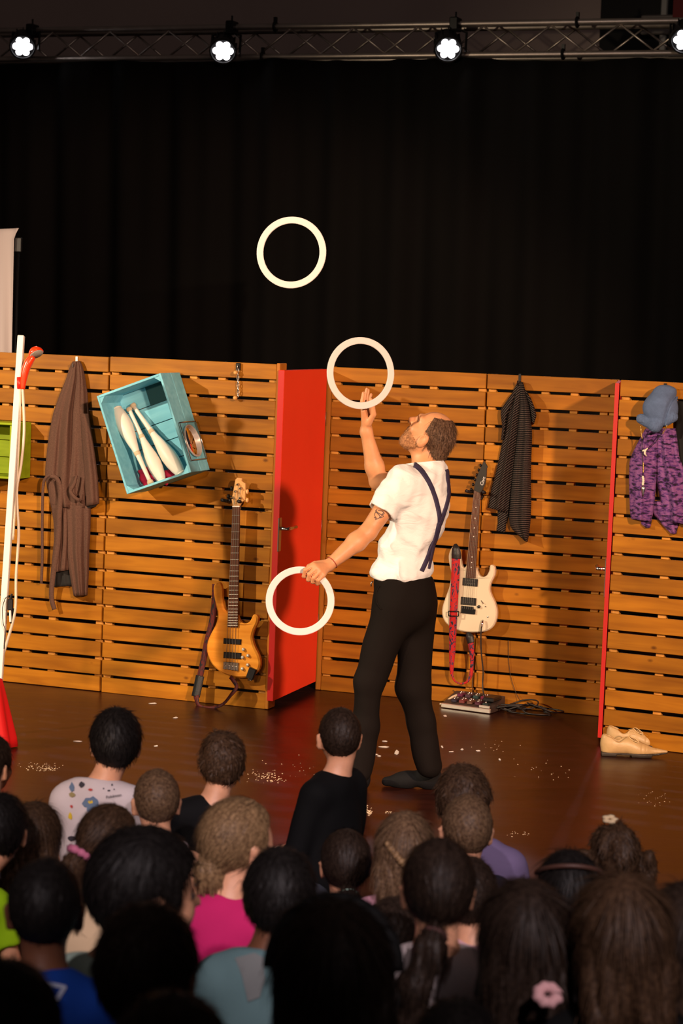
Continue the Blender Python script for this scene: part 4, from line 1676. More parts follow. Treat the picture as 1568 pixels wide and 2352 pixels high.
CABM = mat('black_cable', (.012, .011, .011), .5)
g = lambda px, py, off: FC.M @ FC.pix(px, py, off)
jk = root('jack_plug', FC.M, 'chrome jack plug stuck in the cream guitar', 'plug')
MB().tube([FC.pix(1109, 1424, .09), FC.pix(1107, 1434, .10), FC.pix(1105, 1443, .10)], [.006, .006, .004], 8).obj('plug_body', CHROME, jk, True)
cable('guitar_cable', [g(1105, 1443, .10), g(1104, 1460, .10), g(1105, 1500, .09), g(1109, 1540, .08), g(1108, 1570, .08), g(1110, 1592, .10), g(1116, 1605, .14)], .0042, CABM, 'black guitar lead hanging from the cream guitar to the pedalboard')
cable('thin_cable', [g(1087, 1462, .03), g(1087, 1520, .01), g(1085, 1570, .01), g(1084, 1605, .06)], .002, CABM, 'thin black cable hanging along the panel seam behind the pedalboard')
cable('thin_cable', [g(1040, 1585, .012), g(1046, 1592, .02), g(1047, 1605, .07)], .002, CABM, 'short thin black cable rising at the left end of the pedalboard')
cable('thin_cable', [g(1167, 1470, .012), g(1168, 1520, .012), g(1174, 1560, .012), g(1186, 1595, .02), g(1196, 1612, .05)], .0016, CABM, 'thin dark cable hanging against the panel right of the cream guitar')


def pedalboard():
    A, B = flr(1012, 1626), flr(1124, 1641)
    fr = Frame(A, B)
    L = fr.len
    r = root('pedalboard', fr.M, 'silver edged guitar pedalboard on the floor below the cream guitar', 'pedalboard')
    SIL = mat('silver_rail', (.72, .68, .62), .3, .7)
    MB().box((0, 0, .004), (L, .018, .028), bev=.003).obj('front_rail', SIL, r)
    V = [(0, .018, .004), (L, .018, .004), (L, .21, .004), (0, .21, .004), (0, .018, .026), (L, .018, .026), (L, .21, .075), (0, .21, .075)]
    obj('case', V, [(0, 3, 2, 1), (4, 5, 6, 7), (0, 1, 5, 4), (1, 2, 6, 5), (2, 3, 7, 6), (3, 0, 4, 7)], mat('dark_brown_deck', (.05, .035, .03), .45), r)
    sl_ = (.075 - .026) / .192
    for i in range(5):
        for j in range(2):
            x, y = .03 + i * (L - .06) / 5 + .012, .04 + j * .08
            z = .026 + (y - .018) * sl_
            p = MB().box((x, y, z + .002), (x + .034, y + .058, z + .022), bev=.004).obj('pedal', mat('pedal_%d%d' % (i, j), (.03 + .05 * ((i * 3 + j * 2) % 4), .025 + .02 * (i % 3), .025 + .02 * (j + 1)), .35, .3), r)
            for k in range(2):
                MB().lathe([(.005, 0), (.005, .008), (.003, .010)], 8, Matrix.Translation((x + .010 + .014 * k, y + .046, z + .020))).obj('pedal_knob', CHROME, p, True)
            MB().lathe([(.006, 0), (.006, .006), (.004, .008)], 8, Matrix.Translation((x + .017, y + .016, z + .020))).obj('foot_switch', STEEL, p, True)
    MB().box((L - .075, .012, .030), (L - .008, .022, .044), bev=.002).obj('rail_cover', SIL, r)
    MB().box((L - .07, .05, .06), (L - .002, .17, .085), Matrix.Rotation(0.0, 4, 'X'), bev=.006).obj('rocker_pedal', BLACK, r)
    q = [Vector((-.03, .05, .012)), Vector((-.012, .055, .016)), Vector((.02, .10, .05)), Vector((.04, .14, .062))]
    MB().tube(smoothpoly(q, 5, False), .007, 6).obj('patch_lead', mat('cream_cable', (.6, .5, .36), .5), r, True)


pedalboard()


def cable_pile():
    rnd = random.Random(3)
    for k in range(7):
        c = FC.M @ FC.pix(1168 + 14 * k % 90 + 4 * k, 1625, 0)
        base = FC.o + FC.u * FC.pix(1150 + 17 * k, 1625, .1).x + FC.n * (.10 + .03 * (k % 3))
        pts = []
        rx, ry = rnd.uniform(.07, .14), rnd.uniform(.035, .06)
        ph = rnd.uniform(0, 6)
        for j in range(15):
            a = ph + j * .55
            pts.append(base + FC.u * rx * math.cos(a) + FC.n * ry * math.sin(a) + Vector((0, 0, .008 + .009 * (k % 4) + .035 * max(0, math.sin(a * .9 + k)))))
        pts = [Vector((p.x, p.y, max(.006, p.z))) for p in pts]
        cable('coiled_cable', pts, .0045, CABM, 'black cable loops heaped on the floor right of the pedalboard')['group'] = 'cables heaped beside the pedalboard'


cable_pile()

# ================================================================== shower prop, red cloth, banner at the left edge
sb = flr(-10, 1690)
st = at(49, 771, 11.0)
ax = (st - sb).normalized()
sr = root('shower_pole', Matrix.Translation(sb), 'white leaning pole with orange shower head and hose at the left edge', 'shower')
IS = Matrix.Translation(-sb)
Rq = ax.to_track_quat('Z', 'Y').to_matrix().to_4x4()
Lp = (st - sb).length
MB().box((-.017, -.017, .012), (.017, .017, Lp), Matrix.Rotation(0.5, 4, 'Z') if False else Rq, bev=.003).obj('pole', mat('white_pole_paint', (.72, .69, .66), .4), sr)
ORG = mat('orange_plastic', rgb(240, 62, 20), .28, coat=.3)
sd = lambda px, py, d=10.95: at(px, py, d) - sb
hd_ = MB()
hd_.tube(smoothpoly([sd(52, 894), sd(54, 874), sd(58, 852), sd(66, 832), sd(76, 818)], 5, False), [.012, .013, .014, .015, .016, .017, .018, .019, .02, .0205, .021, .0215, .022, .0225, .023, .023, .022, .021, .02, .018, .015], 12)
hob = hd_.obj('shower_handle', ORG, sr, True)
c_ = sd(83, 812)
nrm = (Vector((.42, -.42, -.75))).normalized()
Rh = nrm.to_track_quat('Z', 'Y').to_matrix().to_4x4()
MB().lathe([(.006, -.036), (.024, -.030), (.037, -.014), (.041, .0), (.039, .004)], 20, Matrix.Translation(c_) @ Rh).obj('shower_head', ORG, hob, True)
MB().lathe([(.0375, .003), (.036, .007), (.002, .009)], 20, Matrix.Translation(c_) @ Rh).obj('spray_face', mat('grey_spray_face', (.35, .34, .3), .5, var=.3, scale=300), hob, True)
MB().tube([sd(43, 866), sd(44, 880), sd(44, 893)], [.010, .012, .011], 10).obj('holder', mat('red_holder', rgb(226, 36, 26), .35), sr, True)
HOSE = mat('cream_hose', (.68, .58, .46), .4)
MB().tube(smoothpoly([sd(46, 893), sd(46, 940), sd(44, 1000), sd(40, 1080), sd(35, 1160), sd(30, 1240)], 5, False), .006, 8).obj('hose', HOSE, sr, True)
MB().tube(smoothpoly([sd(52, 893), sd(55, 950), sd(55, 1000), sd(48, 1070), sd(39, 1120), sd(40, 1170), sd(43, 1230), sd(37, 1320), sd(36, 1390), sd(29, 1430), sd(16, 1475), sd(6, 1510), sd(0, 1550)], 5, False), .0075, 8).obj('hose', HOSE, sr, True)
q = sd(24, 1388, 10.8)
b = MB().box((-.014, -.014, -.03), (.014, .014, .03), Matrix.Translation(q), bev=.004)
b.tube([q + Vector((.0, 0, .03)), q + Vector((.006, 0, .055))], .006, 6)
b.tube([q + Vector((.012, 0, -.02)), q + Vector((.004, 0, -.10))], [.009, .004], 6)
b.obj('clamp', BLACK, sr)
MB().tube([sd(23, 1402, 10.78), sd(24, 1428, 10.78)], .006, 8).obj('clamp_screw', WHITEP, sr)
MB().tube(smoothpoly([sd(24, 1374, 10.8), sd(14, 1372, 10.8), sd(6, 1395, 10.8), sd(7, 1430, 10.8), sd(12, 1450, 10.8), sd(10, 1490, 10.8)], 5, False), .0022, 5).obj('wire', CABM, sr, True)


def red_drape():
    c = flr(-40, 1716)
    V, F = [], []
    prof = [(.05, .36), (.088, .345), (.10, .30), (.118, .22), (.14, .12), (.155, .05), (.16, .006)]
    n = 60
    for j, (r, z) in enumerate(prof):
        for k in range(n):
            a = 2 * PI * k / n
            f = 1 + (.02 + .09 * (1 - z / .36)) * (math.sin(a * 7 + .6 * math.sin(a * 2)))
            V.append((r * f * math.cos(a), r * f * math.sin(a), z))
    V.append((0, 0, .362))
    for j in range(len(prof) - 1):
        for k in range(n):
            k2 = (k + 1) % n
            F.append((j * n + k2, j * n + k, (j + 1) * n + k, (j + 1) * n + k2))
    for k in range(n):
        F.append((len(V) - 1, k, (k + 1) % n))
    F.append(tuple((len(prof) - 1) * n + k for k in range(n - 1, -1, -1)))
    o = obj('red_cloth', V, F, mat('scarlet_cloth', rgb(214, 8, 14), .7), None, True)
    o.location = c
    tag(o, 'bright red cloth draped over a stool at the left edge', 'cloth')


red_drape()


def banner():
    D = 14.1
    tr_, tl_ = at(41, 524, D), at(-260, 536, D)
    r = rootat('white_banner', Vector((tr_.x, tr_.y, 0)), 'white cloth screen on a black stand behind the leftmost panel', 'banner')
    V, F = [], []
    nx, nz = 60, 24
    for j in range(nz + 1):
        tz = j / nz
        for i in range(nx + 1):
            t = i / nx
            x = (tl_.x - tr_.x) * t
            y = .02 * math.sin(t * 40 + tz) * (.3 + tz) + .03 * math.sin(t * 9)
            if t < .03:
                x -= .012 * (1 - t / .03) * (1 if tz > .03 else -.6)
            V.append((x - .012 * (tz > .05), y, tr_.z + (tl_.z - tr_.z) * t - (tr_.z - 1.86) * tz))
    for j in range(nz):
        for i in range(nx):
            a = j * (nx + 1) + i
            F.append((a, a + nx + 1, a + nx + 2, a + 1))
    o = obj('sheet', V, F, mat('white_sheet', (.50, .44, .44), .85), r, True)
    md = o.modifiers.new('thick', 'SOLIDIFY')
    md.thickness = .003
    b = MB()
    b.tube([(-.006, .06, .02), (-.006, .06, tr_.z - .12)], .012, 8)
    b.obj('stand_pole', BLACKM, r, True)
    b = MB().box((-.03, .035, tr_.z - .16), (.022, .085, tr_.z - .06), bev=.006)
    b.obj('stand_clamp', BLACK, r)
    for a in (0, 2.1, 4.2):
        MB().tube([(-.006, .06, .30), (-.006 + .3 * math.cos(a), .06 + .3 * math.sin(a), .012)], .009, 6).obj('tripod_leg', BLACKM, r, True)


banner()

# ================================================================== shoes on the floor at the right
SHOE = mat('cream_leather', rgb(190, 158, 110), .45, var=.12, scale=14, bump=.25, bscale=60)
SOLE = mat('dark_sole', (.03, .022, .016), .6)


def shoe(heel, toe, label, L=None):
    d = Vector((toe.x - heel.x, toe.y - heel.y, 0))
    L = d.length
    yaw = math.atan2(d.y, d.x)
    M = Matrix.Translation(Vector((heel.x, heel.y, 0))) @ Matrix.Rotation(yaw, 4, 'Z')
    r = root('dress_shoe', M, label, 'shoe', 'cream shoes by the panel')
    s = L / .34
    IMn = np.array(M.inverted(), dtype=np.float32)
    loc = lambda P: (P @ IMn[:3, :3].T + IMn[:3, 3]) / s

    def upper(P):
        q = loc(P)
        x, y, z = q[:, 0], q[:, 1], q[:, 2]
        d = sd_ell(q, (.062, 0, .062), (.062, .036, .052))
        d = smin(d, sd_cone(q, (.030, 0, .030), (.024, 0, .090), .030, .024), .03)
        d = smin(d, sd_cone(q, (.06, 0, .052), (.15, 0, .045), .036, .038), .03)
        d = smin(d, sd_cone(q, (.13, 0, .066), (.20, 0, .035), .028, .026), .03)
        d = smin(d, sd_cone(q, (.19, 0, .030), (.325, 0, .031), .030, .0075), .04)
        d = smax(d, -(z - .016 - .010 * np.clip((x - .25) / .09, 0, 1)), .006)
        top = .102 - .026 * np.exp(-((x - .082) / .030) ** 2) + .012 * np.clip((.03 - x) / .03, 0, 1)
        d = smax(d, z - top, .004)
        hole = sd_ell(q, (.070, 0, .082), (.050, .026, .040))
        hole = smin(hole, sd_ell(q, (.036, 0, .105), (.027, .020, .045)), .01)
        d = smax(d, -hole, .005)
        # throat lines and creases over the toes
        d = d + .0012 * np.exp(-((x - .205 + .2 * np.abs(y)) / .003) ** 2) + .0012 * np.exp(-((x - .222 + .1 * np.abs(y)) / .003) ** 2)
        return d * s

    def sole(P):
        q = loc(P)
        x, y, z = q[:, 0], q[:, 1], q[:, 2]
        wdt = .034 + .006 * np.exp(-((x - .20) / .05) ** 2) - .030 * np.clip((x - .20) / .135, 0, 1) ** 1.3
        lift = .012 * np.clip((x - .24) / .09, 0, 1) ** 2
        d = np.maximum(np.abs(y) - wdt, np.maximum(x - .332, -x))
        d1 = np.maximum(d, np.abs(z - .0155 - lift) - .0045)
        arch = np.maximum(d, np.maximum(np.abs(z - .008) - .008, x - .075))
        ball = np.maximum(d, np.maximum(np.abs(z - .009) - .009, np.maximum(.15 - x, x - .25)))
        return smin(smin(d1, arch, .004), ball, .01) * s
    lo = Vector((-.03, -.06, -.012)) * s
    hi = Vector((.36, .06, .14)) * s
    cor = [M @ Vector((a, b_, c)) for a in (lo.x, hi.x) for b_ in (lo.y, hi.y) for c in (lo.z, hi.z)]
    wl = [min(c[i] for c in cor) for i in range(3)]
    wh = [max(c[i] for c in cor) for i in range(3)]
    sdf_obj('upper', upper, wl, wh, .0035, SHOE, r)
    sdf_obj('sole', sole, wl, wh, .004, SOLE, r)
    LM = mat('cream_lace', rgb(222, 190, 140), .7)
    for k in range(3):
        x = .125 + .02 * k
        z = .098 - .007 * k
        MB().tube(smoothpoly([Vector((x, -.022, z - .012)) * s, Vector((x + .004, 0, z + .002)) * s, Vector((x + .002, .022, z - .012)) * s], 4, False), .0022 * s, 5).obj('lace', LM, r, True)
    MB().tube(smoothpoly([Vector(v) * s for v in ((.13, 0, .10), (.145, -.03, .108), (.175, -.045, .09), (.178, -.042, .08), (.15, -.028, .088), (.13, 0, .102))], 5, False), .002 * s, 5).obj('lace_bow', LM, r, True)
    MB().tube(smoothpoly([Vector(v) * s for v in ((.13, 0, .10), (.135, .02, .122), (.155, .034, .125), (.17, .038, .104), (.15, .02, .108), (.13, 0, .102))], 5, False), .002 * s, 5).obj('lace_bow', LM, r, True)


shoe(flr(1380, 1734), flr(1536, 1741), 'cream pointed lace-up shoe in front, nearer the hall')
shoe(flr(1394, 1713), flr(1545, 1722), 'cream pointed lace-up shoe half hidden behind its twin')

# ================================================================== paper scraps and crumbs on the floor
PAP = mat('white_paper', (.75, .7, .66), .8)
rnd = random.Random(4)
for px, py, w_, h_, a in ((881, 1716, 20, 5, .1), (911, 1729, 12, 14, .5), (857, 1733, 20, 4, 0), (870, 1737, 10, 3, 0), (883, 1703, 14, 2, .1), (1036, 1727, 12, 2, -.2), (1061, 1722, 9, 4, .4), (1098, 1725, 14, 3, .3), (1147, 1745, 6, 5, 0), (178, 1703, 17, 3, .1), (351, 1616, 22, 3, .2), (403, 1649, 10, 4, .4), (358, 1714, 9, 3, 0), (1022, 1645, 10, 5, .2), (1015, 1716, 5, 7, .3)):
    c = flr(px, py)
    dpt = proj(c)[2]
    s = dpt / FPX
    lw, lh = w_ * s / 2, h_ * s / .19 * .32
    b = MB()
    n = 6
    V = []
    for z in (.0008, .0020):
        for k in range(n):
            an = 2 * PI * k / n + a
            rr = 1 + .25 * math.sin(k * 2.3 + px)
            V.append((c.x + lw * rr * math.cos(an), c.y + lh * rr * math.sin(an), z + .002 * (k == 1)))
    F = [tuple(range(n - 1, -1, -1)), tuple(range(n, 2 * n))] + [(k, (k + 1) % n, n + (k + 1) % n, n + k) for k in range(n)]
    o = obj('paper_scrap', V, F, PAP)
    tag(o, 'small white paper scrap lying flat on the brown floor', 'paper', 'paper scraps on the floor')
V, F = [], []
CL = [(605, 1783, 34, 9, 70), (630, 1790, 30, 7, 30), (838, 1862, 16, 9, 70), (846, 1868, 10, 6, 30), (95, 1762, 45, 9, 60), (115, 1765, 15, 6, 30), (890, 1866, 14, 4, 14), (1190, 1915, 40, 8, 16), (1505, 1835, 40, 20, 26), (1250, 1770, 80, 25, 22), (670, 1770, 90, 30, 24), (1130, 1715, 60, 14, 16)]
for px, py, sx_, sy_, n in CL:
    for k in range(n):
        c = flr(px + rnd.gauss(0, sx_ * .5), py + rnd.gauss(0, sy_ * .5))
        r_ = rnd.uniform(.0015, .0045)
        b0 = len(V)
        for i in range(4):
            an = i * PI / 2 + rnd.uniform(-.5, .5)
            V.append((c.x + r_ * math.cos(an), c.y + r_ * 2 * math.sin(an), .0006))
        V.append((c.x, c.y, .0006 + r_ * .6))
        F += [(b0 + i, b0 + (i + 1) % 4, b0 + 4) for i in range(4)] + [(b0 + 3, b0 + 2, b0 + 1, b0)]
o = obj('floor_crumbs', V, F, mat('pale_crumbs', (.62, .46, .30), .8))
tag(o, 'pale crumbs and dust strewn in small patches on the floor', 'crumbs', None, 'stuff')
# ================================================================== the juggler
SKIN = None


def skin_mat(name, c, blush=0.12):
    m = mat(name, c, .5, var=blush, scale=22, bump=.12, bscale=90)
    b = m.node_tree.nodes['Principled BSDF']
    b.inputs['Subsurface Weight'].default_value = .12
    b.inputs['Subsurface Radius'].default_value = (.9, .35, .2)
    b.inputs['Subsurface Scale'].default_value = .01
    return m


def hair_mat(name, c, rough=.55):
    m, nt, b = nodes(name)
    N, L = nt.nodes.new, nt.links.new
    tc = N('ShaderNodeTexCoord')
    no = N('ShaderNodeTexNoise')
    no.inputs['Scale'].default_value = 110
    no.inputs['Detail'].default_value = 3
    L(tc.outputs['Object'], no.inputs[0])
    cr = N('ShaderNodeValToRGB')
    cr.color_ramp.elements[0].position = .32
    cr.color_ramp.elements[1].position = .68
    cr.color_ramp.elements[0].color = (c[0] * .55, c[1] * .5, c[2] * .5, 1)
    cr.color_ramp.elements[1].color = (c[0] * 1.5, c[1] * 1.5, c[2] * 1.5, 1)
    L(no.outputs[0], cr.inputs[0])
    L(cr.outputs[0], b.inputs['Base Color'])
    b.inputs['Roughness'].default_value = rough
    b.inputs['Specular IOR Level'].default_value = .2
    return m


def strands(V, N, n, flow, length, wid, lift, rs, seg=3, keep=None, jit=.18, curv=0.0):
    """thin tapering hair ribbons rooted on surface points; flow(p, n) -> direction field"""
    r = np.random.RandomState(rs)
    ok = np.arange(len(V)) if keep is None else np.where(keep)[0]
    if not len(ok):
        return np.zeros((0, 3)), np.zeros((0, 4), int)
    i = ok[r.randint(0, len(ok), n)]
    p, nn = V[i].copy(), N[i]
    p = p + r.normal(scale=.002, size=p.shape)
    L = length * r.uniform(.6, 1.25, n)
    d = flow(p, nn) + r.normal(scale=jit, size=p.shape)
    d -= nn * (d * nn).sum(1)[:, None]
    d /= np.linalg.norm(d, axis=1)[:, None] + 1e-9
    side = np.cross(d, nn)
    side /= np.linalg.norm(side, axis=1)[:, None] + 1e-9
    lf = lift * r.uniform(.3, 1.4, n)
    rows = []
    q = p - nn * .001
    for k in range(seg + 1):
        t = k / seg
        w_ = wid * (1 - .8 * t)
        rows.append(q - side * w_ / 2)
        rows.append(q + side * w_ / 2)
        th_ = (L * t * curv)[:, None]
        dd = d * np.cos(th_) - nn * np.sin(th_) + nn * (lf * (1 - t))[:, None]
        q = q + dd * (L / seg)[:, None]
    VV = np.stack(rows, 1).reshape(-1, 3)
    m = 2 * (seg + 1)
    F = []
    base = np.arange(n) * m
    for k in range(seg):
        F.append(np.stack([base + 2 * k, base + 2 * k + 1, base + 2 * k + 3, base + 2 * k + 2], 1))
    return VV, np.concatenate(F)


def vnormals(V, F):
    a, b, c, d = V[F[:, 0]], V[F[:, 1]], V[F[:, 2]], V[F[:, 3]]
    n = np.cross(c - a, d - b)
    N = np.zeros_like(V)
    for k in range(4):
        np.add.at(N, F[:, k], n)
    return N / (np.linalg.norm(N, axis=1)[:, None] + 1e-12)


def man():
    skin = skin_mat('skin_fair_warm', rgb(204, 144, 102))
    D = 9.72
    fw = Vector((-math.cos(math.radians(35)), math.sin(math.radians(35)), 0))
    rt = Vector((fw.y, -fw.x, 0))
    PC, WC, CC, NB_ = at(928, 1378, D), at(928, 1292, D), at(962, 1165, D + .01), at(980, 1078, D + .02)
    ST = at(965, 1108, D + .01)
    SL, SR = ST - rt * .165, ST + rt * .135
    EL, WL = at(845, 1222, D - .20), at(757, 1297, D - .28)
    ER, WR = at(868, 1106, D + .12), at(841, 992, D + .06)
    HA, KA, AA = PC - rt * .085 + Vector((0, 0, -.03)), at(847, 1566, D - .07), at(828, 1768, D - .04)
    HB, KB, AB = PC + rt * .085 + Vector((0, 0, -.03)), at(949, 1580, D + .06), at(987, 1752, D + .10)
    base = flr(900, 1822)
    R0 = rootat('person', base, 'juggler in white T-shirt, navy braces and black trousers looking up', 'person')
    # head frame
    fd = Vector((-.8 * math.cos(.2), .8 * math.sin(.2), .6)).normalized()
    sd_ = fd.cross(Vector((0, 0, 1))).normalized()
    ud = sd_.cross(fd).normalized()
    HC_ = at(987, 1003, D + .03)
    RH = rot_rows(sd_, fd, ud)
    hp_ = lambda s, f, u: HC_ + sd_ * s + fd * f + ud * u

    def head(P):
        q = (P - A3(HC_)) @ RH.T
        q[:, 0] = np.abs(q[:, 0])
        d = sd_ell(q, (0, -.004, .026), (.074, .098, .098))
        d = smin(d, sd_ell(q, (0, .040, -.022), (.060, .062, .085)), .03)
        d = smin(d, sd_ell(q, (0, .062, -.078), (.038, .036, .030)), .03)      # chin
        d = smin(d, sd_cone(q, (.05, .005, -.055), (.018, .072, -.086), .022, .018), .03)  # jaw
        d = smin(d, sd_ell(q, (.035, .072, -.012), (.026, .022, .024)), .02)   # cheek
        d = smin(d, sd_cone(q, (.012, .094, .048), (.044, .076, .046), .011, .010), .016)  # brow
        d = smax(d, -sd_ell(q, (.032, .100, .028), (.019, .016, .012)), .014)  # eye socket
        d = smin(d, sd_cone(q, (0, .094, .036), (0, .120, .006), .009, .012), .012)  # nose
        d = smin(d, sd_ell(q, (.010, .110, .000), (.010, .011, .008)), .008)
        d = smin(d, sd_cone(q, (0, .104, -.036), (.018, .094, -.037), .0075, .005), .008)   # lips
        d = smin(d, sd_cone(q, (0, .102, -.049), (.015, .094, -.048), .0085, .005), .008)
        d = smax(d, -sd_cone(q, (0, .112, -.0425), (.022, .099, -.0425), .0028, .002), .004)
        ear = sd_ell(q, (.082, .006, -.024), (.011, .024, .037))
        ear = smax(ear, -sd_ell(q, (.094, .012, -.018), (.010, .013, .024)), .005)
        d = smin(d, ear, .008)
        return d

    # hands -------------------------------------------------------------
    ringc = at(689, 1380, D - .33)
    mm = (D - .33) / FPX
    kn = [at(719, 1297, D - .345), at(726, 1304, D - .35), at(734, 1312, D - .35), at(742, 1321, D - .345)]
    pp = [at(701, 1309, D - .36), at(710, 1319, D - .365), at(720, 1327, D - .365), at(730, 1333, D - .355)]
    mdp = [at(697, 1324, D - .345), at(707, 1332, D - .35), at(717, 1337, D - .35), at(728, 1341, D - .342)]
    tpp = [at(707, 1325, D - .315), at(716, 1332, D - .315), at(725, 1337, D - .315), at(734, 1340, D - .315)]
    thb = [at(740, 1294, D - .29), at(722, 1295, D - .305), at(709, 1301, D - .31), at(702, 1311, D - .312)]

    def handL(P):
        d = None
        wr = at(750, 1301, D - .285)
        for i in range(4):
            e = sd_cone(P, wr, kn[i], .019, .0125)
            d = e if d is None else smin(d, e, .016)
        for i in range(4):
            f = sd_cone(P, kn[i], pp[i], .0112, .0098)
            f = smin(f, sd_cone(P, pp[i], mdp[i], .0098, .0088), .003)
            f = smin(f, sd_cone(P, mdp[i], tpp[i], .0088, .0076), .003)
            d = smin(d, f, .0045)
        d = smin(d, chain(P, thb, [.016, .0125, .0105, .0088], .004), .008)
        return d

    fk = [at(834, 944, D + .01), at(838, 940, D + .035), at(842, 941, D + .06), at(847, 946, D + .082)]
    fm = [at(831, 922, D - .0), at(837, 914, D + .035), at(842, 915, D + .062), at(849, 922, D + .088)]
    ft = [at(834, 902, D - .0), at(842, 893, D + .035), at(846, 896, D + .064), at(852, 906, D + .09)]
    th = [at(846, 972, D + .03), at(858, 952, D - .0), at(856, 934, D - .015), at(851, 917, D - .02)]

    def handR(P):
        d = None
        for i in range(4):
            e = sd_cone(P, WR, fk[i], .021, .0125)
            d = e if d is None else smin(d, e, .014)
        for i in range(4):
            f = chain(P, [fk[i], fm[i], ft[i]], [.0105, .0092, .0072], .003)
            d = smin(d, f, .004)
        d = smin(d, chain(P, th, [.017, .0125, .0105, .0085], .004), .008)
        return d

    def arms(P):
        d = chain(P, [SL, EL], [.052, .040], .02)
        mid = EL.lerp(WL, .3)
        d = smin(d, chain(P, [EL, mid, WL], [.040, .0435, .0265], .02), .015)
        m2 = ER.lerp(WR, .3)
        e = chain(P, [SR, ER], [.052, .041], .02)
        e = smin(e, chain(P, [ER, m2, WR], [.040, .0435, .027], .02), .015)
        return np.minimum(d, e)

    RT = rot_rows(rt, fw, Vector((0, 0, 1)))

    def trunk(P, ex=0.0):
        d = sd_ell(P, CC, (.165 + ex, .108 + ex, .19 + ex), RT)
        d = smin(d, sd_ell(P, WC + fw * .006, (.142 + ex, .110 + ex, .17 + ex), RT), .06)
        d = smin(d, sd_cone(P, ST - rt * .13, ST + rt * .115, .062 + ex, .058 + ex), .06)
        d = smin(d, sd_cone(P, NB_ + rt * .03, ST + rt * .10, .052 + ex, .05 + ex), .05)
        d = smin(d, sd_cone(P, NB_, ST, .062 + ex, .075 + ex), .05)
        return d

    def legs(P, ex=0.0):
        d = sd_ell(P, PC - fw * .012, (.158 + ex, .118 + ex, .15 + ex), RT)
        a = chain(P, [HA, KA, AA], [.085 + ex, .058 + ex, .042 + ex], .03)
        b = chain(P, [HB, KB, AB], [.085 + ex, .058 + ex, .042 + ex], .03)
        return smin(smin(d, a, .05), smin(d, b, .05), .004)

    def body(P):
        d = head(P)
        nk = sd_cone(P, hp_(0, -.022, -.055), NB_ + Vector((0, 0, -.02)), .056, .062)
        nk = smin(nk, sd_cone(P, hp_(0, .03, -.07), NB_ + fw * .02, .03, .045), .02)
        d = smin(d, nk, .022)
        d = smin(d, trunk(P, -.012), .03)
        d = smin(d, legs(P, -.012), .03)
        a = arms(P)
        a = smin(a, handL(P), .018)
        a = smin(a, handR(P), .018)
        return smin(d, a, .012)

    lo = Vector((min(WL.x - .20, WR.x) - .0, D - .62, -.01))
    hi = Vector((at(1060, 1000, D).x + .03, D + .45, at(850, 870, D).z))
    o, bv_body = sdf_obj('body', body, (at(680, 1300, D).x, D - .48, .02), (at(1062, 1000, D).x, D + .36, at(840, 880, D).z), .0055, skin, R0, True)

    # white T-shirt -----------------------------------------------------
    wv = waves(21, 10, .016, 18, 55)
    wv2 = waves(22, 8, .006, 60, 120)
    hemL, hemR = SL.lerp(EL, .60), SR.lerp(ER, .60)
    axL, axR = (EL - SL).normalized(), (ER - SR).normalized()
    zw = WC.z - .075

    def shirt(P):
        d = trunk(P, .012)
        # blousing above the waistband and sagging folds
        z = P[:, 2] - zw
        d = d - .008 * np.exp(-((z - .045) / .05) ** 2)
        sl = sd_cone(P, SL + axL * -.02, hemL, .074, .070)
        sr_ = sd_cone(P, SR, hemR, .066, .066)
        sl = np.maximum(sl, (P - A3(hemL)) @ A3(axL))
        sr_ = np.maximum(sr_, (P - A3(hemR)) @ A3(axR))
        d = smin(smin(d, sl, .035), sr_, .035)
        d = d + wv(P) * (.35 + .9 * np.exp(-((z - .06) / .12) ** 2)) + wv2(P) * .7
        d = smax(d, -(P[:, 2] - zw + .004 * np.sin(P[:, 0] * 70)), .008)
        # neck opening and hollow at the sleeve ends
        neck = sd_cone(P, NB_ + Vector((0, 0, -.03)), hp_(0, -.02, -.06), .058, .060)
        d = smax(d, -neck, .006)
        d = smax(d, (P - A3(NB_ + Vector((0, 0, .034)))) @ A3((Vector((0, 0, 1)) + fw * .16).normalized()), .008)
        for hm, ax_, r_ in ((hemL, axL, .058), (hemR, axR, .056)):
            d = smax(d, -sd_cone(P, hm - ax_ * .045, hm + ax_ * .1, r_, r_), .004)
        return d

    WHT = mat('white_cotton', (.78, .80, .82), .85, bump=.45, bscale=9, spec=.2, stretch=(1.0, 1.0, 2.2))
    for n__ in WHT.node_tree.nodes:
        if n__.type == 'BUMP':
            n__.inputs['Distance'].default_value = .018
        if n__.type == 'TEX_NOISE':
            n__.inputs['Distortion'].default_value = 1.2
    so, bv = sdf_obj('t_shirt', shirt, (at(830, 1200, D).x, D - .36, zw - .03), (at(1056, 1200, D).x, D + .42, NB_.z + .10), .0055, WHT, R0, True)
    # collar band
    pts = []
    nax = (Vector((0, 0, 1)) + fw * .16).normalized()
    s1 = nax.cross(fw).normalized()
    s2 = s1.cross(nax).normalized()
    for k in range(33):
        a = 2 * PI * k / 32
        dr_ = s1 * math.cos(a) + s2 * math.sin(a)
        c0 = NB_ + Vector((0, 0, .032)) + nax * .0
        hh = bv.ray_cast(c0 - nax * .002 + dr_ * .25, -dr_)
        pts.append((hh[0] - dr_ * .004) if hh[0] is not None and (hh[0] - c0).length < .13 else c0 + dr_ * .066)
    MB().tube(pts, .0055, 6, False).obj('collar', WHT, so, True, True)

    # black trousers ------------------------------------------------------
    wv3 = waves(31, 10, .010, 18, 45)

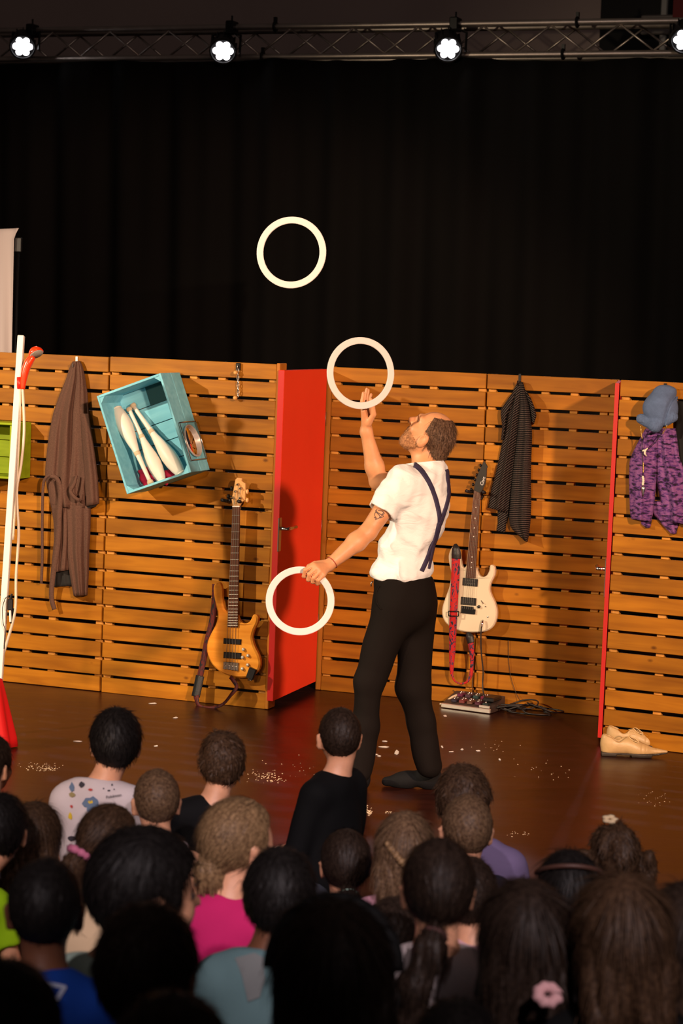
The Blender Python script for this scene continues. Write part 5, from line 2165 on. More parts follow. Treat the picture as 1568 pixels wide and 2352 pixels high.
    def trousers(P):
        d = sd_ell(P, PC - fw * .012, (.168, .128, .16), RT)
        d = smin(d, sd_ell(P, WC + Vector((0, 0, -.09)), (.152, .120, .07), RT), .05)
        KAm, KBm = KA.lerp(AA, .5), KB.lerp(AB, .45)
        a = chain(P, [HA, KA, KAm, AA + Vector((.0, 0, -.01))], [.098, .072, .062, .055], .03)
        b_ = chain(P, [HB, KB, KBm, AB + Vector((.004, 0, -.012))], [.098, .074, .068, .064], .03)
        d = smin(smin(d, a, .05), smin(d, b_, .05), .006)
        lowz = np.clip((.9 - P[:, 2]) / .8, 0, 1)
        d = d + wv3(P) * (.5 + .6 * lowz)
        d = smax(d, P[:, 2] - (zw + .012), .004)
        return smax(d, -(P[:, 2] - .055), .006)

    TRO = mat('black_trouser_cloth', (.0065, .0046, .0038), .85, bump=.2, bscale=250, spec=.1)
    to, bvt = sdf_obj('trousers', trousers, (at(795, 1600, D).x, D - .30, .04), (at(1040, 1600, D).x, D + .34, zw + .05), .0065, TRO, R0, True)
    # pocket edge
    ribbon_on('pocket_edge', bvt, [(872, 1345), (864, 1362), (866, 1385), (876, 1400)], 3, TRO, to, .003, sub=1)
    # key clip at the pocket
    h, n_ = cast(bvt, 858, 1335)
    if h is not None:
        MB().tube([h + n_ * .004, h + n_ * .008 + Vector((-.004, 0, -.012)), h + n_ * .005 + Vector((-.006, 0, -.025))], .003, 6).obj('key_clip', STEEL, to, True, True)

    # braces ----------------------------------------------------------------
    NAVY = mat('navy_webbing', rgb(46, 40, 70), .75)
    br = ribbon_on('brace_strap', bv, [(946, 1067), (957, 1072), (972, 1088), (988, 1115), (1000, 1148), (1008, 1185), (1008, 1205)], [11, 8], NAVY, R0, .005)
    ribbon_on('brace_strap', bv, [(1024, 1078), (1030, 1095), (1032, 1120), (1027, 1150), (1018, 1180), (1009, 1205)], [6, 8], NAVY, R0, .005)
    ribbon_on('brace_strap', bv, [(1009, 1200), (1000, 1235), (988, 1265), (975, 1295), (967, 1312)], [9, 9], NAVY, R0, .005)
    ribbon_on('brace_strap', bv, [(1006, 1202), (999, 1235), (993, 1265), (987, 1292), (984, 1306)], [6, 5], NAVY, R0, .0045)
    for px, py in ((967, 1318), (984, 1312)):
        h, n_ = cast(bvt, px, py + 4)
        if h is not None:
            MB().box((-.010, -.004, -.018), (.010, .004, .014), Matrix.Translation(h + n_ * .006), bev=.003).obj('brace_clip', CHROME, R0, False, True)
    # tattoo lines on the upper arm
    INK = mat('tattoo_ink', rgb(92, 74, 66), .6)
    for path, w_ in ([[(862, 1172), (868, 1178), (876, 1182), (882, 1179), (877, 1174), (868, 1172)], 1.8], [[(863, 1176), (872, 1186), (866, 1192), (859, 1188)], 1.8], [[(880, 1177), (873, 1188), (861, 1194)], 1.6], [[(866, 1169), (860, 1182), (864, 1190)], 1.4], [[(874, 1180), (880, 1186), (872, 1190)], 1.5]):
        ribbon_on('tattoo_line', bv_body, path, w_, INK, R0, .0012, sub=1)
    # wristband
    d_ = (WL - EL).normalized()
    s1 = d_.orthogonal().normalized()
    s2 = d_.cross(s1)
    cp = WL - d_ * .016
    MB().tube([cp + (s1 * math.cos(a * .314) + s2 * math.sin(a * .314)) * .0295 for a in range(21)], .0025, 5, False).obj('wrist_cord', mat('red_cord', rgb(150, 62, 40), .7), R0, True, True)

    # hair fringe round the back and sides, short beard ------------------
    def hair(P):
        q = (P - A3(HC_)) @ RH.T
        s, f, u = np.abs(q[:, 0]), q[:, 1], q[:, 2]
        d = sd_ell(np.stack([s, f, u], 1), (0, -.006, .024), (.080, .104, .103))
        d = smin(d, sd_ell(np.stack([s, f, u], 1), (0, -.076, -.040), (.060, .040, .052)), .03)
        an = np.arctan2(q[:, 0], -(f + .01))
        d = d + .0022 * np.sin(an * 46 + 4 * np.sin(u * 40)) + .0014 * np.sin(an * 91 + 50 * u)
        bald = sd_ell(np.stack([s, f, u], 1), (0, .055, .125), (.060, .085, .062))
        d = smax(d, -bald, .006)
        d = smax(d, f - (.026 - .25 * np.clip(-u, 0, 1) + .18 * np.clip(u - .03, 0, 1)), .006)
        ear = sd_ell(np.stack([s, f, u], 1), (.084, .014, -.028), (.030, .032, .046))
        d = smax(d, -ear, .005)
        d = smax(d, -(u + .088 + .45 * np.clip(f + .07, 0, 1)), .008)
        return d

    GH = hair_mat('brown_grey_hair', rgb(94, 72, 56))
    c = HC_
    V, F = nets(hair, c - Vector((.15, .15, .15)), c + Vector((.15, .15, .15)), .0045)
    N_ = vnormals(V, F)
    dn = np.array(-ud * .8 - fd * .55)
    SV, SF = strands(V, N_, 4200, lambda p, n: np.tile(dn, (len(p), 1)), .036, .0024, .15, 3)
    obj('hair', np.concatenate([V, SV]), np.concatenate([F, SF + len(V)]), GH, R0, True, True)

    def beard(P):
        q = (P - A3(HC_)) @ RH.T
        s, f, u = np.abs(q[:, 0]), q[:, 1], q[:, 2]
        qq = np.stack([s, f, u], 1)
        d = head(P) - .0016
        d = smin(d, sd_ell(qq, (0, .074, -.090), (.024, .024, .022)), .02)
        d = smax(d, u + .036 + .022 * np.clip((.06 - f) / .06, -1, 1) - .014 * np.clip((f - .085) / .02, 0, 1), .008)
        d = smax(d, -sd_ell(qq, (0, .108, -.0425), (.019, .03, .010)), .004)
        d = smax(d, -(f - .006 + .1 * (u + .06)), .008)
        return d

    V, F = nets(beard, c - Vector((.15, .15, .15)), c + Vector((.15, .15, .15)), .004)
    N_ = vnormals(V, F)
    dn2 = np.array(-ud * .9 + fd * .3)
    SV, SF = strands(V, N_, 1800, lambda p, n: np.tile(dn2, (len(p), 1)), .012, .0014, .45, 2)
    obj('beard', np.concatenate([V, SV]), np.concatenate([F, SF + len(V)]), hair_mat('sandy_beard', rgb(158, 112, 76), .7), R0, True, True)
    EYE = mat('eye_white', (.42, .30, .24), .35)
    for s in (-.031, .031):
        sp = MB().lathe([(.001, -.0115), (.006, -.0098), (.0098, -.006), (.0115, 0), (.0098, .006), (.006, .0098), (.001, .0115)], 12, Matrix.Translation(hp_(s, .0765, .028)))
        sp.obj('eye', EYE, R0, True, True)

    # shoes ------------------------------------------------------------------
    BS = mat('black_suede', (.005, .005, .0055), .8, spec=.15)

    def mshoe(ank, toe_dir, L):
        td = toe_dir.normalized()
        hl = Vector((ank.x, ank.y, 0)) - td * .055
        tip = hl + td * L
        rr = rot_rows(td.cross(Vector((0, 0, 1))), td, Vector((0, 0, 1)))

        def fn(P):
            d = sd_ell(P, hl + td * .05 + Vector((0, 0, .05)), (.038, .056, .055), rr)
            d = smin(d, sd_cone(P, hl + td * .05 + Vector((0, 0, .085)), hl + td * .06 + Vector((0, 0, .045)), .040, .042), .02)
            d = smin(d, sd_cone(P, hl + td * .08 + Vector((0, 0, .055)), hl + td * (L - .10) + Vector((0, 0, .034)), .038, .036), .03)
            d = smin(d, sd_cone(P, hl + td * (L - .12) + Vector((0, 0, .034)), tip - td * .025 + Vector((0, 0, .024)), .040, .022), .03)
            return smax(d, -(P[:, 2] - .001), .003)
        c_ = (hl + tip) / 2
        sdf_obj('shoe', fn, c_ - Vector((.22, .22, c_.z + .01)), c_ + Vector((.22, .22, .15 - c_.z)), .006, BS, R0)

    mshoe(flr(826, 1812), Vector((-.55, .75, 0)), .28)
    fb = flr(985, 1812)
    mshoe(fb, Vector((-1, .10, 0)), .285)
    return ringc


ringc = man()

# ================================================================== juggling rings
RW = mat('white_ring_plastic', (.64, .62, .61), .4)


def ring(c, R, nrm, label):
    M = Matrix.Translation(c) @ nrm.to_track_quat('Z', 'Y').to_matrix().to_4x4()
    prof = [(R - .031, -.0025), (R - .0285, -.0038), (R - .0025, -.0038), (R, -.0025), (R, .0025), (R - .0025, .0038), (R - .0285, .0038), (R - .031, .0025)]
    n = 72
    V, F = [], []
    for r, z in prof:
        for k in range(n):
            a = 2 * PI * k / n
            V.append(Vector((r * math.cos(a), r * math.sin(a), z)))
    m = len(prof)
    for i in range(m):
        i2 = (i + 1) % m
        for k in range(n):
            k2 = (k + 1) % n
            F.append((i * n + k, i * n + k2, i2 * n + k2, i2 * n + k))
    o = obj('juggling_ring', V, F, RW, None, False)
    o.matrix_world = M
    tag(o, label, 'juggling ring', 'white juggling rings')


cam_dir = lambda p: (CPOS - p).normalized()
p = at(669, 580, 9.72)
ring(p, .166, (cam_dir(p) + Vector((-.25, 0, .08))).normalized(), 'white juggling ring highest in the air against the curtain')
p = at(828, 857, 9.66)
ring(p, .166, (cam_dir(p) + Vector((.38, 0, .05))).normalized(), 'white juggling ring just leaving the raised hand')
ring(ringc, .1545, (cam_dir(ringc) + Vector((0, 0, 0))).normalized(), 'white juggling ring gripped in the lowered hand before the red door')
# ================================================================== the seated audience
SK = {'fair': skin_mat('skin_fair', rgb(214, 156, 122)), 'tan': skin_mat('skin_tan', rgb(178, 118, 84)), 'brown': skin_mat('skin_brown', rgb(112, 70, 48))}
HM = {'black': hair_mat('hair_black', (.0075, .006, .0055)), 'dark': hair_mat('hair_dark_brown', (.020, .012, .008)), 'brown': hair_mat('hair_brown', (.050, .027, .014)),
      'light': hair_mat('hair_light_brown', (.105, .062, .033)), 'blond': hair_mat('hair_dark_blond', (.19, .115, .055))}
SHM = {}
DENIM = mat('dark_trousers', (.012, .014, .022), .85)


def shirt_mat(c):
    if c not in SHM:
        SHM[c] = mat('cotton_%d' % len(SHM), rgb(*c), .85, var=.05, scale=12, spec=.15, bump=.1, bscale=200)
    return SHM[c]


KID = {}


def kid(key, px, top, wpx, label, wreal=.172, yaw=0, tyaw=0, lean=(0, 0), style='short', hair='dark', skin='fair', shirt=(60, 60, 66), sleeve='short', tail=None, tie=None, curly=0, hz=None, tilt=0, sh=1.0, nstr=1500, rs=0):
    s = wreal / .172
    d = FPX * wreal / wpx
    tp = at(px, top, d)
    C = tp - Vector((0, 0, .118 * s))
    base = Vector((C.x, C.y, 0))
    r = rootat('person', base, label, 'person', 'seated audience before the stage')
    R = np.array(Matrix.Rotation(-math.radians(yaw), 3, 'Z') , dtype=np.float32)
    Rt = np.array(Matrix.Rotation(-math.radians(tilt), 3, 'Y'), dtype=np.float32)
    RT_ = np.array(Matrix.Rotation(-math.radians(tyaw), 3, 'Z'), dtype=np.float32)
    Cn = A3(C)
    hl = lambda P: ((P - Cn) @ R.T @ Rt.T) / s
    sh_c = C + Vector((lean[0], lean[1], -.150 * s))
    Sn = A3(sh_c)
    tl = lambda P: ((P - Sn) @ RT_.T) / s
    Zs = sh_c.z / s                       # shoulder height in kid units
    hipz = -min(Zs - .10, .40)            # hips below the shoulders
    floor_ = -Zs
    kneel = hipz - floor_ > .17
    rsn = rs or (abs(hash(key)) % 1000 if False else sum(ord(c) * (i + 3) for i, c in enumerate(key)))

    def headq(q):
        a = q.copy()
        a[:, 0] = np.abs(a[:, 0])
        e = sd_ell(a, (0, -.012, .016), (.071, .090, .088))
        e = smin(e, sd_ell(a, (0, .030, -.030), (.056, .056, .070)), .03)
        e = smin(e, sd_ell(a, (0, .056, -.082), (.026, .024, .020)), .025)
        e = smin(e, sd_ell(a, (.032, .058, -.035), (.022, .020, .022)), .02)
        e = smax(e, -sd_ell(a, (.029, .088, -.006), (.016, .014, .010)), .012)
        e = smin(e, sd_cone(a, (0, .080, .0), (0, .097, -.028), .007, .0095), .010)
        e = smin(e, sd_cone(a, (0, .084, -.056), (.014, .078, -.056), .006, .004), .008)
        ear = sd_cone(a, (.0785, -.010, .004), (.074, -.002, -.042), .0115, .0085)
        ear = smin(ear, sd_cone(a, (.074, .002, .002), (.074, .004, -.036), .010, .010), .01)
        ear = smax(ear, -sd_cone(a, (.094, .008, .000), (.090, .010, -.024), .012, .009), .004)
        return smin(e, ear, .008)

    def torso(q, ex=0.0):
        a = q.copy()
        a[:, 0] = np.abs(a[:, 0])
        e = sd_cone(a, (0, -.02, -.012), (.098, -.022, -.042), .050 + ex, .046 + ex)
        e = smin(e, sd_ell(a, (0, -.015, -.15), (.122 + ex, .082 + ex, .17 + ex)), .05)
        e = smin(e, sd_ell(a, (0, -.010, hipz + .05), (.118 + ex, .090 + ex, .13 + ex)), .08)
        return e

    def armq(q, ex=0.0):
        a = q.copy()
        a[:, 0] = np.abs(a[:, 0])
        e = sd_cone(a, (.118, -.02, -.055), (.165, .02, -.25), .040 + ex, .031 + ex)
        return e

    def forearm(q):
        a = q.copy()
        a[:, 0] = np.abs(a[:, 0])
        e = sd_cone(a, (.165, .02, -.25), (.075, .19, max(hipz, -.36) + .05), .031, .020)
        hz_ = max(hipz, -.36) + .05
        for k in range(4):
            e = smin(e, sd_cone(a, (.070, .20, hz_), (.035 - .0 * k, .215 + .016 * k, hz_ - .006 - .004 * k), .010, .0075), .008)
        return smin(e, sd_cone(a, (.075, .19, hz_ + .01), (.045, .20, hz_ + .022), .009, .007), .006)

    def legq(q, ex=0.0):
        a = q.copy()
        a[:, 0] = np.abs(a[:, 0])
        fz = floor_ + .052
        if kneel:
            e = sd_cone(a, (.065, .0, hipz + .0), (.095, .16, fz + .02), .072 + ex, .05 + ex)
            e = smin(e, sd_cone(a, (.095, .15, fz + .01), (.09, -.20, fz - .01), .048 + ex, .038 + ex), .03)
        else:
            e = sd_cone(a, (.06, .0, hipz + .0), (.155, .21, fz + .03), .072 + ex, .05 + ex)
            e = smin(e, sd_cone(a, (.155, .21, fz + .02), (.03, .26, fz - .008), .045 + ex, .036 + ex), .03)
        return e

    def body(P):
        q, t = hl(P), tl(P)
        e = headq(q)
        nk0 = (A3(C) - Sn) @ RT_.T / s
        e = smin(e, sd_cone(t, nk0 + np.array((0, -.022, -.06), dtype=np.float32), (0, -.022, -.02), .047, .052), .025)
        e = smin(e, torso(t, -.010), .03)
        e = smin(e, smin(armq(t, -.002), forearm(t), .01), .02)
        e = smin(e, legq(t, -.010), .03)
        return smax(e * s, -(P[:, 2] - .004), .003)

    ext = .34 * s
    lo = Vector((min(C.x, sh_c.x) - ext, min(C.y, sh_c.y) - ext * .95, -.004))
    hi = Vector((max(C.x, sh_c.x) + ext, max(C.y, sh_c.y) + ext * 1.35, C.z + .14 * s))
    bo = sdf_obj('body', body, lo, hi, .0105 * s, SK[skin], r)

    wv = waves(rsn, 8, .008, 16, 48)

    def shirtf(P):
        t = tl(P)
        e = torso(t, .008 + .006 * (sh - 1))
        if sleeve != 'none':
            a = t.copy()
            a[:, 0] = np.abs(a[:, 0])
            L = 1.0 if sleeve == 'long' else .62
            q1 = np.array((.118, -.02, -.055)) + (np.array((.165, .02, -.25)) - np.array((.118, -.02, -.055))) * L
            sl = sd_cone(a, (.112, -.02, -.05), q1, .050, .045)
            ax_ = np.array((.047, .04, -.195), dtype=np.float32)
            ax_ /= np.linalg.norm(ax_)
            sl = np.maximum(sl, (a - q1.astype(np.float32)) @ ax_)
            if sleeve == 'long':
                sl = np.minimum(sl, forearm_sleeve(a))
            e = smin(e, sl, .03)
        e = e + wv(P) / s
        e = smax(e, -(t[:, 2] - hipz + .03), .01)
        e = smax(e, t[:, 2] - .030 + .25 * np.clip(t[:, 1], -.1, .2), .008)
        if sleeve == 'none':
            a0 = np.abs(t[:, 0])
            e = smax(e, a0 - .098, .006)
        return smax(e * s, -(P[:, 2] - .006), .003)

    def forearm_sleeve(a):
        return sd_cone(a, (.165, .02, -.25), (.09, .165, max(hipz, -.36) + .05), .042, .030)

    so, bv = sdf_obj('shirt', shirtf, lo, Vector((hi.x, hi.y, sh_c.z + .10 * s)), .0105 * s, shirt_mat(shirt), r, True)
    sdf_obj('trousers', lambda P: smax(np.minimum(legq(tl(P), .006), sd_ell(tl(P), (0, 0, hipz + .02), (.125, .10, .10))) * s, -(P[:, 2] - .003), .002), lo, Vector((hi.x, hi.y, sh_c.z + (hipz + .14) * s)), .014 * s, DENIM, r)

    # hair ---------------------------------------------------------------
    T = {'buzz': .007, 'short': .016, 'bowl': .020, 'pony': .012, 'long': .017, 'pig': .013}[style]
    rr = np.random.RandomState(rsn)
    ph = rr.uniform(0, 6, 6)
    cw = waves(rsn + 5, 14, .010 * curly, 45, 130) if curly else None
    if tail is None and style == 'long':
        tail = .30

    def hairf(P):
        q = hl(P)
        a = q.copy()
        a[:, 0] = np.abs(a[:, 0])
        x, y, z = a[:, 0], a[:, 1], a[:, 2]
        e = sd_ell(a, (0, -.014, .018), (.071 + T, .090 + T, .088 + T))
        an = np.arctan2(q[:, 0], -(q[:, 1] + .015))
        groove = .0016 * np.sin(an * 31 + ph[0] + 9 * np.sin(z * 22 + ph[1])) + .0012 * np.sin(an * 57 + ph[2] + 20 * z)
        e = e + groove
        yf = .042 + .9 * np.clip(z - .045, 0, 1)
        if style == 'bowl':
            yf = .046 + 1.2 * np.clip(z - .030, 0, 1)
        if style in ('short', 'buzz', 'bowl'):
            zn = -.075 + (.070 if style != 'bowl' else .060) * np.clip((y + .055) / .06, 0, 1)
            e = smax(e, -(z - zn), .008)
            e = smax(e, -sd_ell(a, (.092, -.006, -.024), (.028, .026, .040)), .006)
        elif style in ('pony', 'pig'):
            zn = -.078 + .055 * np.clip((y + .03) / .05, 0, 1)
            e = smax(e, -(z - zn), .010)
            e = smax(e, -sd_ell(a, (.090, .0, -.022), (.024, .024, .036)), .006)
        e = smax(e, y - yf, .008)
        if style == 'long':
            L = tail
            g = sd_ell(a, (0, -.050, -.05), (.083, .055, .09))
            g = smin(g, sd_cone(a, (.030, -.060, -.06), (.042, -.085, -.06 - L), .050, .038), .05)
            g = smax(g, y - .02, .01)
            g = g + .0035 * np.sin(q[:, 0] * 210 + ph[3] + 6 * np.sin(z * 14 + ph[4])) + .002 * np.sin(q[:, 0] * 420 + ph[5] + 12 * z)
            e = smin(e, g, .03)
        if style == 'pony':
            pts = tail
            g = chain(q, [pts[0], pts[1]] + list(pts[2:]), [.020] + [.034] * (len(pts) - 2) + [.010], .02)
            g = g + .003 * np.sin(q[:, 0] * 260 + 5 * np.sin(z * 18)) + .002 * np.sin(q[:, 1] * 300 + z * 40)
            e = smin(e, g, .012)
        if style == 'pig':
            g = smin(sd_ell(a, (.098, -.01, -.02), (.036, .036, .05)), sd_cone(a, (.10, -.01, -.05), (.115, -.02, -.14), .036, .020), .02)
            e = smin(e, g, .01)
            e = e + .006 * np.exp(-(q[:, 0] / .004) ** 2)
        if cw is not None:
            e = e + cw(P / s)
        return e * s

    low = {'long': .16 + (tail if style == 'long' else 0), 'pony': .14 + (max(-p[2] for p in tail) if style == 'pony' else 0), 'pig': .22}.get(style, .13)
    e2 = (.19 if style in ('pony', 'pig') else .15) * s
    V, F = nets(hairf, C - Vector((e2, e2 * 1.25, low * s)), C + Vector((e2, e2 * 1.1, .15 * s)), .0062 * s)
    N_ = vnormals(V, F)
    Ci = np.array(C)
    Rinv = np.array(Matrix.Rotation(math.radians(yaw), 3, 'Z'))

    def flow(p, n):
        dd = p - (Ci + np.array((0, -.05 * s, .10 * s)))
        dd /= np.linalg.norm(dd, axis=1)[:, None] + 1e-9
        if style in ('pony',) and tail:
            tgt = Ci + Rinv @ (np.array(tail[0]) * s)
            up_ = (p[:, 2] > tgt[2] - .02)[:, None]
            to = tgt - p
            to /= np.linalg.norm(to, axis=1)[:, None] + 1e-9
            return np.where(up_, to, np.array((0, 0, -1.0)))
        return dd * .6 + np.array((0, 0, -.8))
    ln = {'buzz': .010, 'short': .026, 'bowl': .035, 'pony': .05, 'long': .09, 'pig': .045}[style]
    SV, SF = strands(V, N_, nstr, flow, ln * s, .0030 * s, .26 if style in ('short', 'buzz') else .04, rsn, 3, jit=.15 if style in ('short', 'buzz') else .07, curv=0 if style in ('short', 'buzz') else 7.5 / s)
    if curly:
        rc = np.random.RandomState(rsn + 9)
        SV = SV + (np.sin(SV @ rc.normal(size=(3, 3)) * 160) * .004 * s)
    ho = obj('hair', np.concatenate([V, SV]), np.concatenate([F, SF + len(V)]), HM[hair], r, True, True)
    Wl = lambda x, y, z: C + Vector(tuple(Rinv @ np.array((x, y, z)))) * s
    if tie is not None and style == 'pony':
        c0, c1 = Vector(tail[0]), Vector(tail[1])
        ax = (c1 - c0).normalized()
        s1 = ax.orthogonal().normalized()
        s2 = ax.cross(s1)
        cc_ = c0 + ax * .008
        big = tie[1]
        pts = []
        n = 28
        for k in range(n + 1):
            a = 2 * PI * k / n
            wob = (1 + .18 * math.sin(a * 7)) if big > .008 else 1
            pts.append(Wl(*(cc_ + (s1 * math.cos(a) + s2 * math.sin(a)) * (.022 + big * .6) * wob)))
        MB().tube(pts, [big * s * (1 + (.35 * math.sin(k * 2.1) if big > .008 else 0)) for k in range(n + 1)], 7, False).obj('scrunchie' if big > .008 else 'hair_tie', mat('hair_tie_' + key, rgb(*tie[0]), .8), r, True, True)
    KID[key] = dict(root=r, bv=bv, C=C, s=s, W=Wl, d=d, shirt=so)
    return r


PK = (196, 150, 158)
# row nearest the stage
kid('tee', 268, 1626, 118, 'child in pale grey T-shirt printed all over with small coloured figures', hair='black', shirt=(196, 186, 190), lean=(-.045, -.02), yaw=4, tyaw=-12, sh=1.6)
kid('curl1', 512, 1680, 106, 'child in plain black T-shirt sitting between the printed tee and the red reflection', hair='brown', shirt=(14, 14, 16), curly=.5, yaw=2, lean=(-.03, -.02), wreal=0.16)
kid('stand', 781, 1621, 106, 'child in black long-sleeved top kneeling upright in front of the juggler', hair='dark', style='buzz', shirt=(10, 10, 11), sleeve='long', yaw=14, tyaw=52, lean=(-.025, -.01), sh=.8, wreal=0.165)
kid('lav', 1066, 1757, 124, 'child in lavender shirt half hidden before the juggler\'s rear shoe', hair='brown', curly=.45, shirt=(112, 98, 132), lean=(.05, .02), yaw=-3, wreal=0.18)
kid('edge', -22, 1686, 104, 'child at the far left edge just below the red cloth', hair='dark', shirt=(40, 34, 38), yaw=-30, wreal=0.155)
# second row
kid('buzz', 361, 1762, 116, 'child in white sleeveless top directly right of the printed tee', style='buzz', hair='light', shirt=(190, 176, 182), sleeve='none', yaw=12, lean=(.02, -.02), wreal=0.16)
kid('mag', 556, 1830, 158, 'child in magenta T-shirt with head turned to the right', wreal=.19, style='pony', tail=[(0, -.085, -.045), (0, -.090, -.060), (.0, -.082, -.085), (0, -.075, -.105)], hair='blond', shirt=(186, 34, 96), yaw=-56, tyaw=-8, lean=(-.03, -.03), nstr=2200)
kid('pinktie', 256, 1845, 132, 'child in cream top with a pink scrunchie round a side ponytail', style='pony', hair='brown', shirt=(214, 186, 150), yaw=-38, tyaw=-10, tail=[(-.01, -.108, -.012), (-.015, -.135, -.05), (-.01, -.14, -.13), (0, -.135, -.215)], tie=((196, 110, 140), .011), lean=(-.06, 0), nstr=2200, wreal=0.16)
kid('leftlong', 82, 1843, 122, 'child with loose long hair at the left behind the blue T-shirt', style='long', tail=.14, hair='brown', shirt=(60, 44, 40), yaw=-6, nstr=2000, wreal=0.158)
kid('navy', 1074, 1820, 128, 'child in dark navy T-shirt just in front of the lavender shirt', style='buzz', hair='light', shirt=(26, 26, 40), yaw=6, lean=(-.01, -.01), wreal=0.172)
kid('braid', 931, 1866, 134, 'child in pink top with a hair braid pinned across the back of the head', style='long', tail=.15, hair='light', shirt=(206, 150, 166), yaw=3, nstr=2200, wreal=0.168)
kid('mint_tie', 796, 1903, 120, 'child in mauve top with a small mint hair tie', style='pony', hair='dark', shirt=(150, 84, 118), tail=[(0, -.112, -.062), (0, -.132, -.085), (0, -.125, -.15), (0, -.11, -.20)], tie=((170, 200, 186), .0055), yaw=6, nstr=1800, wreal=0.162)
kid('pig', 1416, 1890, 118, 'child with two curly bunches and a straight parting at the right', style='pig', hair='brown', shirt=(96, 50, 40), curly=.8, yaw=4, nstr=2400, wreal=0.15)
kid('dk27', 1308, 1953, 142, 'child with dark hair and brown hair band left of the curly bunches', style='long', tail=.10, hair='black', shirt=(24, 20, 20), wreal=0.16)
# third row
kid('lime', 4, 1822, 125, 'child in lime green top at the left edge', style='short', hair='black', shirt=(150, 196, 22), yaw=-8, lean=(-.09, -.12), wreal=0.155)
kid('mint', 345, 1905, 212, 'child in pale mint T-shirt turning the face to the right', style='bowl', hair='black', shirt=(160, 180, 168), yaw=-68, tyaw=-20, lean=(-.085, -.02), nstr=2200, wreal=0.21)
kid('teal', 645, 1947, 166, 'child in dusty teal T-shirt with grey shoulder panel and cream collar', style='short', hair='black', skin='brown', shirt=(92, 120, 124), yaw=0, lean=(-.03, -.02), sh=1.5)
kid('blue', 106, 1964, 184, 'child in royal blue T-shirt with white block letters on the back', style='buzz', hair='black', skin='brown', shirt=(20, 62, 150), lean=(.01, -.02), yaw=4, sh=1.4, wreal=0.164)
kid('pink2', 1078, 1968, 130, 'child in pale pink top mostly hidden by the white T-shirt and long ponytail', hair='dark', style='short', shirt=PK, lean=(.02, -.02), wreal=0.15)
kid('clip', 908, 2062, 150, 'small child with dark hair tucked between the pink collar and the white T-shirt', style='short', hair='dark', shirt=(120, 110, 108), wreal=0.165)
kid('white', 1010, 1924, 174, 'child in white T-shirt with a long dark ponytail down the back', style='pony', hair='dark', shirt=(184, 172, 172), tail=[(-.015, -.108, -.070), (-.03, -.140, -.10), (-.06, -.155, -.18), (-.065, -.15, -.27), (-.055, -.14, -.36)], tie=((70, 40, 36), .006), yaw=4, lean=(.0, -.02), nstr=2400, sh=1.4)
kid('red', 1196, 2058, 150, 'child in red top with white script on the back', style='short', hair='dark', shirt=(176, 14, 22), lean=(-.05, -.06), sh=1.5, wreal=0.16)
# nearest rows
kid('bighair', 772, 2066, 270, 'child with a wide black hair band and very long dark hair at bottom centre', wreal=.205, style='long', tail=.34, hair='dark', shirt=(18, 16, 18), nstr=3000, tilt=-4)
kid('k12', 345, 2078, 232, 'child in black top with dark cropped hair in front of the mint T-shirt', wreal=.180, style='short', hair='dark', shirt=(12, 12, 16), yaw=-14, nstr=2200)
kid('scr', 1210, 2022, 204, 'child with a pale pink scrunchie low on dark gathered hair', wreal=.185, style='long', tail=.13, hair='dark', shirt=(10, 9, 10), nstr=2600)
kid('k24', 1428, 2008, 214, 'child in black top with smooth brown hair at bottom right', wreal=.190, style='long', tail=.06, hair='brown', shirt=(9, 9, 10), nstr=3000, yaw=10)
kid('k25', 1578, 2030, 200, 'child in white strap top at the right picture edge', wreal=.185, style='long', tail=.13, hair='dark', shirt=(206, 200, 198), sleeve='none', nstr=2400, lean=(-.03, -.03))
kid('k13', 12, 2208, 260, 'child in the bottom left corner covering the blue T-shirt', wreal=.180, style='short', hair='black', shirt=(12, 12, 14), yaw=10)
kid('k30', 398, 2282, 285, 'child at the bottom edge below the black cropped head', wreal=.180, style='short', hair='dark', shirt=(14, 12, 12))
kid('k31', 1050, 2296, 205, 'child at the bottom edge before the white T-shirt', wreal=.165, style='short', hair='black', shirt=(12, 12, 14))

# --- details on single children
INKS = {'y': mat('print_yellow', rgb(206, 176, 40), .8), 'b': mat('print_slate_blue', rgb(92, 112, 140), .8), 'r': mat('print_red', rgb(176, 60, 58), .8), 'k': mat('print_black', rgb(50, 46, 56), .8), 't': mat('print_olive', rgb(140, 126, 84), .8)}


def blob(cx, cy, rx, ry, n=9, seed=1, rag=.3):
    rn = random.Random(seed)
    return [(cx + rx * (1 + rn.uniform(-rag, rag)) * math.cos(2 * PI * k / n), cy + ry * (1 + rn.uniform(-rag, rag)) * math.sin(2 * PI * k / n)) for k in range(n)]


K = KID['tee']
for i, (cx, cy, rx, ry, c, n) in enumerate([(229, 1790, 9, 10, 'y', 8), (244, 1790, 8, 4, 'y', 6), (295, 1799, 14, 9, 'b', 10), (304, 1782, 7, 10, 'b', 7), (298, 1798, 6, 4, 'y', 6), (209, 1843, 17, 13, 'b', 11), (212, 1858, 14, 10, 'b', 9), (208, 1842, 7, 5, 'y', 7), (276, 1776, 5, 3, 'r', 6), (209, 1814, 5, 3, 'r', 6), (189, 1803, 7, 6, 'k', 7), (166, 1809, 6, 10, 'b', 8), (167, 1826, 8, 6, 't', 7), (165, 1852, 4, 4, 'r', 6), (163, 1874, 5, 8, 'y', 7), (250, 1817, 3, 2, 'k', 5), (238, 1812, 2, 2, 'k', 5), (257, 1804, 2, 3, 'k', 5), (262, 1814, 2, 2, 'k', 5), (165, 1925, 10, 6, 'k', 8), (177, 1978, 5, 4, 'k', 6), (205, 1779, 6, 3, 'k', 6)]):
    decal_on('print_motif', K['bv'], blob(cx, cy, rx, ry, n, i), INKS[c], K['shirt'], .0035)
h, n_ = cast(K['bv'], 261, 1829)
